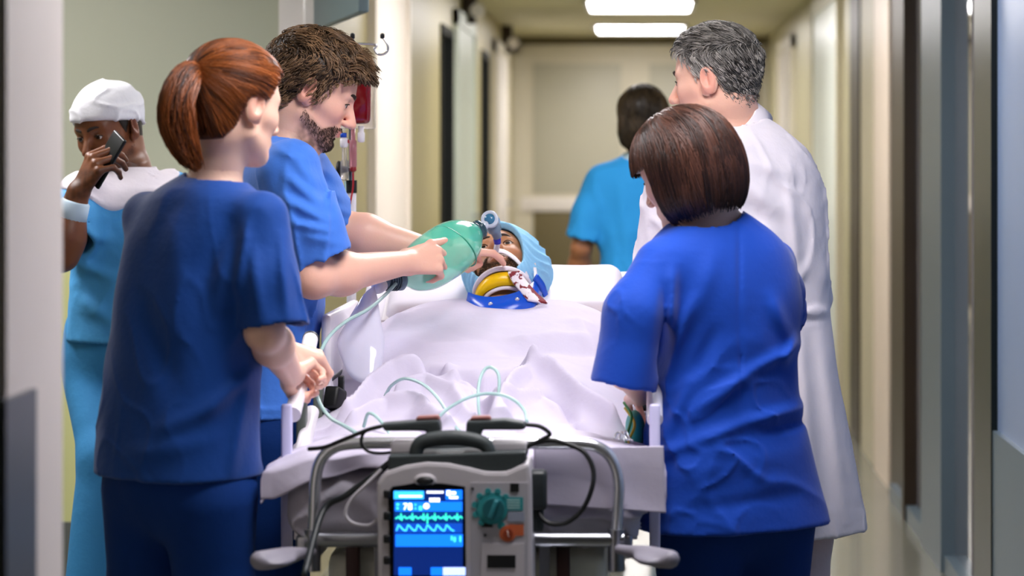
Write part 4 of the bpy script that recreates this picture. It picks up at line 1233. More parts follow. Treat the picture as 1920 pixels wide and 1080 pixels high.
d = MB(); d.lathe(P(644, 249, YH), (0, 0, -1), [(0, .0085), (.012, .0085)], 16); d.build('blue_cap', mat('blue cap', '1D4FC4', .3), inf2)
d = MB(); d.lathe(P(645, 258, YH), (0, 0, -1), [(0, .006), (.004, .0105), (.022, .0105), (.026, .007)], 16); d.build('valve_body', M_wp, inf2)
MB().lathe(P(652, 265, YH), (1, 0, 0), [(0, .005), (.004, .005)], 12).build('red_button', mat('red button', 'A81C24', .3), inf2)
d = MB(); d.lathe(P(646, 278, YH), (0, 0, -1), [(0, .007), (.03, .007), (.034, .0105), (.078, .0105), (.084, .004)], 16); d.build('drip_chamber', M_pvc, inf2)
MB().tube(spline([P(647, 340, YH), P(648, 365, YH), P(650, 385, YH), P(658, 405, YH), P(664, 430, YH), P(662, 470, YH)], 40), .0024, 8).build('clear_tube', M_tubeg, inf2)
# ---------------------------------------------------------------- people: the seven figures
M_scrubA = mat('scrubs royal blue', '0B4190', .75, var=.10, vscale=5, bump=.10, bscale=70, sheen=.15, spec=.25)
M_scrubB = mat('scrubs bright blue', '4680E2', .75, var=.10, vscale=5, bump=.10, bscale=70, sheen=.15, spec=.25)
M_scrubD = mat('scrubs deep royal blue', '0842AC', .75, var=.10, vscale=5, bump=.10, bscale=70, sheen=.15, spec=.25)
M_trA = mat('scrub trousers navy blue', '0C3478', .8, var=.10, vscale=5, bump=.10, bscale=70, spec=.2)
M_coat = mat('white coat cotton', 'E9E2EA', .8, var=.03, bump=.25, bscale=30, spec=.25)
M_sky = mat('tunic sky blue', '2F9AE0', .75, var=.06, bump=.2, bscale=30, spec=.25)
M_skytr = mat('trousers sky blue', '2B86C4', .8, var=.06, bump=.2, bscale=30, spec=.25)
M_pink = mat('trousers white', 'D9CBD6', .8, var=.04, bump=.2, bscale=30)
M_shoe = mat('white clog', 'D8D8D8', .4, var=.03)
H_ginger = hair_mat('hair ginger', '240C05', 'B0602A', .40)
H_brown = hair_mat('hair brown', '140C08', '9C7A5A', .40)
H_dark = hair_mat('hair dark brown', '0B0605', '57362A', .35)
H_grey = hair_mat('hair greying', '17130F', 'CFC8C0', .45)
H_black = hair_mat('hair near black', '0E0B08', '52422E', .42)
BR_dark = mat('eyebrow dark', '2A1A10', .7)
W_ARM = (.034, .036, .037, .024); M_ARM = (.042, .044, .046, .029)

def inset_trunk(loft, d=.03, ztop=None):
    def f(p): 
        e = loft(p, d)
        return np.maximum(e, p[:, 2] - (loft.z1 - .0 if ztop is None else ztop))
    f.bounds = loft.bounds
    return f

def collar_ring(parent, name, base, axis, r, hgt, m, flare=1.12, th=.004):
    mb = MB(); mb.lathe(base, axis, [(0, r * flare + th), (hgt * .5, r * (1 + flare) / 2 + th), (hgt, r + th), (hgt + .002, r + th * .5), (hgt, r), (hgt * .4, r * (1 + flare) / 2), (0, r * flare)], 36)
    return mb.build(name, m, parent)

# ======================= A: woman with the ponytail, left foreground
def make_A():
    Y = 5.3
    per = person_base('woman with a ginger ponytail in blue scrubs, gripping the bed rail', loc=(-.92, Y, 0))
    C = P(441, 199, Y); R = frame(40, 8, 0); hd = (C, R, .98)
    c7 = P(392, 330, Y)
    yaw = 40
    loft = Loft(secs_px([(322, 352, 432), (345, 300, 470), (378, 262, 505), (440, 234, 508), (560, 212, 490), (680, 200, 482), (780, 186, 484), (890, 178, 490)], Y, yaw, [.05, .07, .085, .105, .115, .12, .13, .14]), yaw)
    shR = P(503, 408, 5.2); elR = P(496, 622, 5.17); wrR = P(546, 703, 5.42)
    shL = P(276, 405, 5.40); elL = P(345, 610, 5.62); wrL = P(528, 652, 5.62)
    hR = hand_fn(wrR, P(575, 688, 5.55) - wrR, (-.55, -.5, .55), 1, ((55, 70, 40), (62, 74, 40), (66, 76, 40), (70, 76, 40)), thumb=[(.018, .026, -.010), (.050, .040, -.030), (.075, .032, -.050), (.09, .012, -.058)], scale=.93)
    hL = hand_fn(wrL, P(575, 662, 5.66) - wrL, (.1, -.3, .9), -1, ((40, 60, 40), (48, 66, 40), (52, 66, 40), (58, 70, 40)), scale=.92)
    build_body(per, hd, inset_trunk(loft, .03), [(C + R @ np.array([0, -.022, -.06]), c7 + np.array([.012, .01, -.01]), .046, .052)],
               [(shR, elR, wrR, W_ARM), (shL, elL, wrL, W_ARM)], [hR, hL], SK_fair, male=False)
    fold = folds_fn([(470, 420, 455, 540, .012, .010), (440, 400, 395, 520, .02, -.010), (425, 430, 415, 600, .02, .008), (395, 765, 480, 690, .014, .011), (300, 805, 425, 752, .018, .008), (250, 850, 400, 820, .02, .006), (470, 700, 440, 880, .012, .009),
                     (480, 450, 500, 590, .014, .008), (535, 440, 548, 590, .010, .008), (330, 420, 350, 650, .03, .006), (270, 560, 330, 720, .025, -.006)], 5.2)
    endR = P(512, 612, 5.175)
    sl = [(shR + np.array([-.012, 0, .0]), shR * .45 + elR * .55 + np.array([.0, 0, 0]), endR, .052, .059, .064),
          (shL, shL * .4 + elL * .6, shL * .15 + elL * .85, .050, .06, .064)]
    top, f = build_top(per, 'scrub_top', loft, sl, M_scrubA, (c7 + np.array([.01, .01, -.02]), C + R @ np.array([0, -.02, -.08]), .058), fold, 11)
    hip = P(335, 862, Y)
    kn = [P(275, 1110, Y + .12), P(400, 1110, Y - .03)]; an = [np.array([-.99, Y + .02, .09]), np.array([-.86, Y - .16, .09])]
    build_trousers(per, hip, yaw, kn, an, M_trA, hip[2] + .12, (.168, .125), 5)
    for a in an: build_shoe(per, a, 30, M_shoe)
    # hair drawn back into a ponytail
    thick = lambda q: np.interp(q[:, 2], [-.1, -.02, .05, .12], [.004, .008, .013, .015])
    hull, cut, loc = hair_hull(hd, thick, 'female')
    lo, hi = head_box(hd)
    hv, hq = mesh_from(cut, lo, hi, .004)
    knot = C + R @ np.array([0, -.104, .052])
    rts, nn = sample(hv, hq, 5200, 3)
    q = loc(rts.astype(np.float32)); keep = head_base(q) > .002
    rts, nn = rts[keep], nn[keep]
    def flow(p, n, t):
        d = knot - p; d /= np.linalg.norm(d, axis=1, keepdims=True) + 1e-6
        return d + np.array([0, 0, .25]) * 0
    Lf = lambda r: np.minimum(np.linalg.norm(knot - r, axis=1) * 1.05, .16)
    s1 = grow(rts, nn, flow, hull, Lf, 9, .05, .05, .0008, .003, 1., 300, 5, .0013, .7)
    # tail
    g = np.random.default_rng(8)
    ctr = spline([knot, P(352, 142, 5.19), P(333, 186, 5.16), P(334, 236, 5.155), P(350, 282, 5.16), P(372, 318, 5.175)], 24)
    N = 1500; S = len(ctr); tt = np.linspace(0, 1, S)
    rad = np.interp(tt, [0, .08, .3, .6, .85, 1], [.012, .022, .031, .033, .023, .008])
    T = np.gradient(ctr, axis=0); T /= np.linalg.norm(T, axis=1)[:, None]
    u = np.cross(T, [0, 1, 0]); u /= np.linalg.norm(u, axis=1)[:, None]; v = np.cross(T, u)
    an_ = g.random(N) * 2 * np.pi; rr = np.sqrt(g.uniform(.1, 1, N))
    wv = .25 * np.sin(tt[None] * g.uniform(4, 9, N)[:, None] + g.uniform(0, 6, N)[:, None])
    aa = an_[:, None] + wv
    pts = ctr[None] + (rad[None] * rr[:, None])[..., None] * (np.cos(aa)[..., None] * u[None] * 1.05 + np.sin(aa)[..., None] * v[None] * .8)
    ln = g.uniform(.72, 1.0, N)
    # shorten strands by re-sampling along their length
    idx = tt[None] * ln[:, None] * (S - 1); i0 = np.clip(idx.astype(int), 0, S - 2); fr = (idx - i0)[..., None]
    pts = pts[np.arange(N)[:, None], i0] * (1 - fr) + pts[np.arange(N)[:, None], i0 + 1] * fr
    pts = pts[:, ::2]
    pts = pts + (g.normal(size=(N, 1, 3)) * .0035) * np.linspace(0, 1, pts.shape[1])[None, :, None]
    s2 = strand_mesh(pts, np.linspace(1, .4, pts.shape[1])[None] * g.uniform(.0012, .0022, N)[:, None], g.random(N) * .8)
    tone = .45 * np.ones(len(hv))
    add_hair('hair', [(hv, hq, tone * .6), s1, s2], H_ginger, per)
    tie = MB(); tie.lathe(knot + T[0] * .002, T[0], [(0, .012), (.003, .018), (.009, .018), (.012, .012)], 20); tie.build('hair_tie', H_dark, per)
    return per

# ======================= B: bearded man squeezing the bag
def make_B():
    Y = 6.2
    per = person_base('bearded man with tousled brown hair in blue scrubs squeezing the green bag', loc=(-.83, Y, 0))
    C = P(588, 172, Y); R = frame(82, 24, 0); s = 1.01; hd = (C, R, s)
    c7 = P(520, 268, Y)
    yaw = 84
    rows = [(246, 494, 560), (266, 476, 584), (300, 458, 596), (400, 446, 604), (520, 446, 606), (640, 452, 594), (775, 452, 578)]
    loft = Loft(secs_px(rows, Y, yaw, None, wide=[.06, .11, .165, .185, .175, .165, .18]), yaw)
    shR = P(545, 322, 6.03); elR = P(588, 522, 6.0); wrR = P(758, 493, 6.27)
    shL = P(552, 305, 6.37); elL = P(628, 425, 6.50); wrL = P(820, 474, 6.50)
    kx = P(836, 478, 6.345) - wrR
    hR = hand_fn(wrR, kx, (-.05, -.93, .38), 1, ((14, 22, 12), (40, 48, 25), (52, 62, 35), (58, 66, 40)), spread=(7, -2, -8, -14),
                 thumb=[(.018, .024, -.012), (.045, .040, -.040), (.070, .040, -.062), (.092, .034, -.074)], scale=1.04)
    tip = P(938, 466, 6.47)
    hL = hand_fn(wrL, P(910, 458, 6.57) - wrL, (.10, -.45, .87), -1, ((14, 26, 14), (72, 80, 45), (78, 84, 45), (80, 84, 45)), spread=(2, 0, -3, -6),
                 thumb=[(.018, .026, -.012), (.052, .034, -.030), (.085, .026, -.040), (.112, .016, -.042)], scale=1.02)
    build_body(per, hd, inset_trunk(loft, .035), [(C + R @ np.array([0, -.028, -.055]), c7 + np.array([.035, 0, -.005]), .060, .064)],
               [(shR, elR, wrR, M_ARM), (shL, elL, wrL, M_ARM)], [hR, hL], SK_pink, male=True, hh=.0026, stubble=.75)
    endR = P(603, 484, 6.02)
    fold = folds_fn([(560, 300, 600, 350, .012, .008), (545, 330, 610, 385, .012, .011), (540, 372, 620, 412, .012, .012), (550, 415, 625, 432, .010, .010), (590, 300, 625, 420, .012, -.007), (575, 440, 640, 455, .012, .006),
                     (520, 280, 575, 300, .01, .006), (575, 520, 590, 640, .014, .008), (520, 560, 575, 690, .016, .010)], 6.0)
    midR = shR * .5 + elR * .5 + np.array([.012, 0, 0])
    sl = [(shR, midR, endR, .076, .074, .073), (shL, shL * .5 + elL * .5, shL * .2 + elL * .8, .072, .068, .07)]
    build_top(per, 'scrub_top', loft, sl, M_scrubB, (c7 + np.array([.035, 0, -.03]), C + R @ np.array([0, -.02, -.07]), .070), fold, 21)
    hip = P(515, 770, Y)
    kn = [P(520, 1000, Y + .1), P(520, 1000, Y - .1)]; an = [np.array([-.84, Y + .12, .09]), np.array([-.84, Y - .12, .09])]
    build_trousers(per, hip, yaw, kn, an, M_trA, hip[2] + .12, (.17, .125), 6)
    for a in an: build_shoe(per, a, 84, M_shoe)
    # hair: tousled, medium length
    thick = lambda q: np.interp(q[:, 2], [-.1, -.03, .03, .08, .12], [.003, .006, .014, .021, .022])
    hull, cut, loc = hair_hull(hd, thick, 'male')
    lo, hi = head_box(hd)
    hv, hq = mesh_from(cut, lo, hi, .0035)
    rts, nn = sample(hv, hq, 6500, 13)
    q = loc(rts.astype(np.float32)); keep = head_base(q) > .001; rts, nn = rts[keep], nn[keep]
    up, fw, rt = R[:, 2], R[:, 1], R[:, 0]
    def flow(p, n, t):
        ql = ((p - C) @ R) / s
        top = np.clip((ql[:, 2] - .03) / .06, 0, 1)[:, None]
        front = np.clip((ql[:, 1] + .03) / .1, 0, 1)[:, None]
        d = top * (fw * .8 + rt * .35) + (1 - top) * (-up * .8 - fw * (.7 - .4 * front))
        curl = .5 * np.sin(ql[:, [0]] * 90 + ql[:, [2]] * 70 + 6 * t) * up + .4 * np.cos(ql[:, [1]] * 80 + 5 * t) * rt
        return d + curl * .8
    def Lf(r):
        q_ = ((r - C) @ R) / s; L_ = np.interp(q_[:, 2], [-.08, -.02, .04, .1], [.014, .022, .036, .055])
        L_ = np.where((q_[:, 2] < .062) & (q_[:, 1] > -.05) & (q_[:, 1] < .03), np.minimum(L_, .016), L_)
        L_ = np.where(q_[:, 1] > .03, np.minimum(L_, .026), L_)
        return np.where((q_[:, 1] > .02) & (q_[:, 2] < .082), np.minimum(L_, .011), L_)
    s1 = grow(rts, nn, flow, hull, Lf, 8, .35, .16, .000, .009, .4, 300, 5, .0013, .35)
    # fringe falling over the forehead
    fr, fn = sample(hv, hq, 9000, 14); ql = ((fr - C) @ R) / s
    k = (ql[:, 1] > .045) & (ql[:, 2] > .070); fr, fn = fr[k][:700], fn[k][:700]
    def flow2(p, n, t): return fw * (1.0 - .5 * t) + up * (.45 - 1.1 * t) + rt * .2
    s2 = grow(fr, fn, flow2, None, .034, 8, .20, .12, .001, .008, 0, 60, 6, .0014, .3)
    add_hair('hair', [(hv, hq, np.full(len(hv), .12)), s1, s2], H_brown, per)
    make_beard(per, hd, hair_mat('beard brown', '1E120C', '54382A', .6), 5200, 31, .0055)
    eyebrow(C, R, s, per, BR_dark)
    return per, hR, hL, wrR

def make_beard(per, hd, m, n, seed, L=.010):
    C, R, s = hd; loc = headlocal(C, R, s)
    def hull(p): return head_full(loc(p), False, True) * s
    def reg(q):
        ax = np.abs(q[:, 0])
        low = np.interp(q[:, 1], [-.02, .02, .05, .075, .12], [-.035, -.058, -.072, -.052, -.050])
        r_ = (q[:, 2] < low) & (q[:, 1] > -.005) & (q[:, 2] > -.125)
        lipz = (ax < .024) & (q[:, 2] > -.0765) & (q[:, 2] < -.058) & (q[:, 1] > .07)
        nosez = (ax < .016) & (q[:, 2] > -.051) & (q[:, 1] > .07)
        return r_ & ~lipz & ~nosez
    cor = np.array([C + R @ (np.array([i, j, k]) * s) for i in (-.09, .09) for j in (-.02, .13) for k in (-.14, .02)])
    V, Q = mesh_from(hull, cor.min(0), cor.max(0), .004)
    p, nn = sample(V, Q, n * 4, seed); k = reg(loc(p.astype(np.float32))); p, nn = p[k][:n], nn[k][:n]
    dn = -R[:, 2] * .8 + R[:, 1] * .25
    st_ = grow(p, nn, lambda a, b, t: dn + b * .3, None, L, 4, .5, .3, .0002, .0006, 0, 0, seed, .00042, .4)
    add_hair('beard', [st_], m, per)

# ======================= D: woman with the dark bob
def make_D():
    Y = 5.6
    per = person_base('woman with a dark brown bob in royal blue scrubs right of the bed', loc=(.2, Y, 0))
    C = P(1284, 322, Y); R = frame(-50, 18, 6); hd = (C, R, 1.0)
    c7 = P(1345, 412, Y + .01); yaw = -30
    loft = Loft(secs_px([(392, 1298, 1388), (412, 1262, 1420), (440, 1225, 1460), (490, 1205, 1490), (560, 1222, 1500), (650, 1228, 1488), (750, 1218, 1492), (850, 1208, 1518), (985, 1196, 1552)], Y, yaw, [.05, .075, .095, .115, .125, .125, .13, .14, .15]), yaw)
    shL = P(1226, 500, 5.5); elL = P(1165, 672, 5.43); wrL = P(1202, 738, 5.64)
    shR = P(1448, 492, 5.72); elR = P(1466, 600, 5.93); wrR = P(1350, 690, 6.05)
    hL = hand_fn(wrL, (.0, .8, -.1), (-.3, -.1, .9), -1, RELAX, scale=.92)
    hR = hand_fn(wrR, (-.8, .4, -.2), (.2, .2, .9), 1, RELAX, scale=.92)
    build_body(per, hd, inset_trunk(loft, .03), [(C + R @ np.array([0, -.022, -.06]), c7 + np.array([-.005, .02, -.01]), .048, .055)],
               [(shR, elR, wrR, W_ARM), (shL, elL, wrL, W_ARM)], [hR, hL], SK_fair, male=False)
    fold = folds_fn([(1388, 425, 1386, 590, .004, -.004), (1386, 590, 1392, 770, .004, -.004), (1250, 540, 1240, 690, .014, -.014), (1262, 500, 1255, 620, .012, .010), (1300, 560, 1245, 720, .014, .008),
                     (1500, 655, 1420, 690, .014, .012), (1420, 690, 1300, 770, .014, .012), (1495, 640, 1470, 690, .01, .010), (1510, 770, 1400, 790, .014, .012), (1400, 790, 1290, 830, .014, .010), (1290, 830, 1225, 850, .012, .008),
                     (1520, 800, 1430, 812, .01, -.008), (1340, 470, 1300, 600, .02, .006), (1450, 560, 1480, 640, .014, .009), (1300, 700, 1235, 840, .014, .009), (1340, 620, 1290, 720, .014, -.007), (1240, 890, 1500, 850, .03, .005), (1290, 950, 1500, 930, .015, -.004)], 5.48)
    endL = P(1168, 724, 5.44)
    midL = P(1192, 590, 5.45)
    sl = [(shL + np.array([.01, 0, .0]), midL, endL, .054, .066, .068), (shR, shR * .5 + elR * .5, shR * .05 + elR * .95, .046, .056, .060)]
    build_top(per, 'scrub_top', loft, sl, M_scrubD, (c7 + np.array([-.005, .02, -.03]), C + R @ np.array([0, -.02, -.08]), .064), fold, 31)
    hip = P(1375, 905, Y + .01)
    kn = [P(1310, 1180, Y + .02), P(1445, 1180, Y + .12)]; an = [np.array([.12, Y - .12, .09]), np.array([.29, Y + .08, .09])]
    build_trousers(per, hip, yaw, kn, an, M_trA, hip[2] + .12, (.172, .13), 8, rt=.105)
    for a in an: build_shoe(per, a, -20, M_shoe)
    loc = headlocal(C, R, 1.)
    def bob(p):
        q = loc(p)
        d = head_base(q) - np.interp(q[:, 2], [-.1, 0, .12], [.014, .018, .018])
        d = su(d, sEl(q, (0, -.022, -.012), (.100, .112, .122)), .03)
        return d
    def bobcut(p):
        q = loc(p); d = bob(p)
        face = np.minimum(.032 - q[:, 1] + np.clip((q[:, 2] - .0) * 0, 0, 0), .052 - q[:, 2])     # >0 outside face
        face = np.maximum((q[:, 1] - .026) * -1, (q[:, 2] - .046))
        d = np.maximum(d, -np.maximum(-(q[:, 1] - .016), (q[:, 2] - .030)))
        d = si(d, -.094 - .25 * q[:, 1] - q[:, 2], .02)
        return d
    lo, hi = head_box(hd, .17)
    hv, hq = mesh_from(bobcut, lo, hi, .004)
    rts, nn = sample(hv, hq, 9000, 23); q = loc(rts.astype(np.float32)); k = (bob(rts.astype(np.float32)) > -.006) & (q[:, 2] > -.06); rts, nn = rts[k], nn[k]
    part = C + R @ np.array([.01, .03, .12])
    def flow(p, n, t):
        ql = (p - C) @ R
        rad = p - part; rad = rad - n * (rad * n).sum(1, keepdims=True); rad /= np.linalg.norm(rad, axis=1, keepdims=True) + 1e-6
        topw = np.clip((ql[:, 2] - .02) / .08, 0, 1)[:, None]
        return rad * topw + (1 - topw) * (-R[:, 2] * 1.0 + .12 * R[:, 1])
    Lf = lambda r: np.clip((((r - C) @ R)[:, 2] + .098) * 1.15, .015, .16)
    def bad(pts):
        ql = (pts.reshape(-1, 3) - C) @ R
        return ((ql[:, 1] > .020) & (ql[:, 2] < .022)).reshape(pts.shape[:2]).any(1)
    s1 = grow(rts, nn, flow, bob, Lf, 11, .02, .06, .0006, .003, 1., 350, 9, .0013, .6, bad)
    fr = (((rts - C) @ R)[:, 1] > -.01) & (((rts - C) @ R)[:, 2] > .03)
    s3 = grow(rts[fr], nn[fr], flow, bob, lambda r: np.clip((((r - C) @ R)[:, 2] - .018) * 1.1, .01, .12), 8, .02, .06, .0006, .003, 1., 120, 10, .0013, .6, bad)
    add_hair('hair', [(hv, hq, np.full(len(hv), .15)), s1, s3], H_dark, per)
    eyebrow(C, R, 1., per, BR_dark, .003)
    return per

# ======================= E: grey-haired doctor in a white coat
def make_E():
    Y = 6.35
    per = person_base('tall man with short greying hair in a white coat, looking left towards the patient', loc=(.26, Y, 0))
    C = P(1341, 150, Y); R = frame(-66, 6, 0); s = 1.03; hd = (C, R, s)
    c7 = P(1392, 236, Y + .02); yaw = -28
    loft = Loft(secs_px([(222, 1340, 1440), (245, 1312, 1478), (272, 1268, 1508), (310, 1240, 1530), (400, 1232, 1545), (588, 1240, 1552), (700, 1240, 1568), (800, 1240, 1590), (900, 1236, 1608), (1000, 1230, 1624)], Y, yaw, [.07, .095, .115, .13, .15, .15, .155, .16, .17, .18]), yaw)
    shL = P(1262, 318, 6.25); elL = P(1235, 530, 6.3); wrL = P(1215, 600, 6.5)
    shR = P(1478, 330, 6.46); elR = P(1508, 560, 6.6); wrR = P(1420, 640, 6.8)
    hL = hand_fn(wrL, (-.2, .9, -.2), (-.4, 0, .9), -1, RELAX, scale=1.03)
    hR = hand_fn(wrR, (-.7, .6, -.1), (.2, .2, .9), 1, RELAX, scale=1.03)
    build_body(per, hd, inset_trunk(loft, .035), [(C + R @ np.array([0, -.028, -.055]), c7 + np.array([-.012, .0, -.03]), .060, .066)],
               [(shR, elR, wrR, M_ARM), (shL, elL, wrL, M_ARM)], [hR, hL], SK_pink, male=True)
    fold = folds_fn([(1400, 300, 1500, 330, .02, .007), (1380, 330, 1470, 400, .02, .009), (1420, 420, 1470, 480, .02, .009), (1390, 380, 1440, 430, .018, -.008), (1480, 330, 1500, 520, .014, .008), (1500, 620, 1530, 980, .02, .012), (1545, 640, 1590, 980, .02, .010), (1470, 640, 1480, 960, .03, -.010), (1240, 590, 1556, 588, .008, .006), (1240, 606, 1556, 604, .006, -.004), (1330, 260, 1420, 280, .015, .006)], 6.2)
    sl = [(shR, elR, elR * .05 + wrR * .95, .060, .062, .06), (shL, elL, elL * .05 + wrL * .95, .060, .066, .06)]
    build_top(per, 'white_coat', loft, sl, M_coat, (c7 + np.array([-.012, 0, -.05]), C + R @ np.array([0, -.02, -.07]), .070), fold, 41, h=.006)
    collar_ring(per, 'coat_collar', c7 + np.array([-.014, 0, -.022]), unit(C + R @ np.array([0, -.03, -.06]) - c7), .074, .052, M_coat, 1.22, .006)
    hip = P(1415, 760, Y)
    kn = [P(1350, 1000, Y), P(1490, 1000, Y + .1)]; an = [np.array([.16, Y - .1, .09]), np.array([.38, Y + .1, .09])]
    build_trousers(per, hip, yaw, kn, an, M_pink, hip[2] + .12, (.18, .13), 9, rk=.085, ra=.075)
    for a in an: build_shoe(per, a, -20, M_shoe)
    thick = lambda q: np.interp(q[:, 2], [-.1, -.03, .03, .08, .12], [.001, .003, .006, .012, .014])
    hull, cut, loc = hair_hull(hd, thick, 'receding')
    lo, hi = head_box(hd); hv, hq = mesh_from(cut, lo, hi, .0035)
    rts, nn = sample(hv, hq, 6500, 43); q = loc(rts.astype(np.float32)); k = head_base(q) > .0004; rts, nn = rts[k], nn[k]
    up, fw, rt = R[:, 2], R[:, 1], R[:, 0]
    def flow(p, n, t):
        ql = ((p - C) @ R) / s; top = np.clip((ql[:, 2] - .04) / .05, 0, 1)[:, None]
        return top * (fw * .9 + up * .3) + (1 - top) * (-up * .8 - fw * .65)
    Lf = lambda r: np.interp((((r - C) @ R) / s)[:, 2], [-.08, -.04, 0, .05, .1], [.005, .009, .014, .022, .030])
    v, qd, tn = grow(rts, nn, flow, hull, Lf, 6, .30, .10, .000, .004, .4, 900, 15, .0012, .35)
    ql = loc(v.astype(np.float32)); side = np.clip(1 - (ql[:, 2] - .0) / .075, 0, 1) * np.clip((ql[:, 1] + .07) / .09, 0, 1)
    tn = np.clip(tn ** 1.5 * (.75 + .4 * side) + .45 * side, 0, 1)
    qh = loc(hv.astype(np.float32)); th_ = .08 + .45 * np.clip(1 - qh[:, 2] / .07, 0, 1) * np.clip((qh[:, 1] + .07) / .09, 0, 1)
    add_hair('hair', [(hv, hq, th_), (v, qd, tn)], H_grey, per)
    eyebrow(C, R, s, per, BR_dark)
    return per

# ======================= F: woman walking ahead
def make_F():
    Y = 9.6
    per = person_base('dark-haired woman in a sky-blue tunic walking away down the corridor', loc=(-.02, Y, 0))
    C = P(1207, 226, Y); R = frame(14, 8, 0); hd = (C, R, .98)
    c7 = P(1203, 300, Y); yaw = 4
    loft = Loft(secs_px([(284, 1180, 1228), (298, 1150, 1256), (318, 1122, 1284), (352, 1114, 1292), (420, 1124, 1280), (480, 1128, 1276), (570, 1112, 1292), (650, 1104, 1300)], Y, yaw, [.05, .075, .095, .105, .11, .105, .12, .13]), yaw)
    shL = P(1124, 335, Y); elL = P(1090, 465, Y - .02); wrL = P(1078, 570, Y + .1)
    shR = P(1284, 335, Y); elR = P(1312, 460, Y + .02); wrR = P(1310, 560, Y + .2)
    hL = hand_fn(wrL, (.0, .2, -1), (-1, 0, 0), -1, RELAX, scale=.92); hR = hand_fn(wrR, (0, .4, -1), (1, 0, 0), 1, RELAX, scale=.92)
    build_body(per, hd, inset_trunk(loft, .03), [(C + R @ np.array([0, -.022, -.06]), c7, .047, .054)], [(shR, elR, wrR, W_ARM), (shL, elL, wrL, W_ARM)], [hR, hL], SK_tan, male=False, hh=.004)
    sl = [(shL + np.array([.01, 0, -.01]), shL * .5 + elL * .5, shL * .12 + elL * .88, .062, .06, .064), (shR - np.array([.01, 0, .01]), shR * .5 + elR * .5, shR * .12 + elR * .88, .062, .06, .064)]
    fold = folds_fn([(1160, 340, 1180, 520, .02, .006), (1200, 360, 1205, 600, .03, -.006), (1140, 420, 1170, 600, .02, .008)], 9.5)
    build_top(per, 'tunic', loft, sl, M_sky, (c7 - np.array([0, 0, .02]), C + R @ np.array([0, -.02, -.08]), .06), fold, 51, h=.008)
    collar_ring(per, 'tunic_collar', c7 + np.array([0, .01, -.022]), (0, .1, 1), .064, .045, mat('pale blue collar', 'BFD9E6', .8), 1.35, .005)
    hip = P(1200, 590, Y); kn = [P(1155, 790, Y - .1), P(1245, 790, Y + .15)]; an = [np.array([-.10, Y - .25, .10]), np.array([.10, Y + .2, .09])]
    build_trousers(per, hip, yaw, kn, an, M_skytr, hip[2] + .12, (.17, .125), 12, h=.01)
    for a in an: build_shoe(per, a, 5, M_shoe)
    thick = lambda q: np.interp(q[:, 2], [-.12, -.03, .05, .12], [.012, .014, .014, .014])
    loc = headlocal(C, R, .98)
    def hull(p):
        q = loc(p); return su(head_base(q) - thick(q), sEl(q, (0, -.05, -.055), (.066, .055, .065)), .03) * .98
    def cut(p):
        q = loc(p); d = hull(p); d = np.maximum(d, -np.maximum(.022 - q[:, 1], q[:, 2] - .055)); return si(d, -.105 - q[:, 2], .015)
    lo, hi = head_box(hd, .17); hv, hq = mesh_from(cut, lo, hi, .005)
    rts, nn = sample(hv, hq, 2500, 53)
    s1 = grow(rts, nn, lambda p, n, t: -R[:, 2] * .9 - R[:, 1] * .25 + n * .05, hull, .05, 6, .05, .12, .0005, .005, .8, 120, 3, .0018, .5)
    add_hair('hair', [(hv, hq, np.full(len(hv), .15)), s1], H_black, per)
    return per

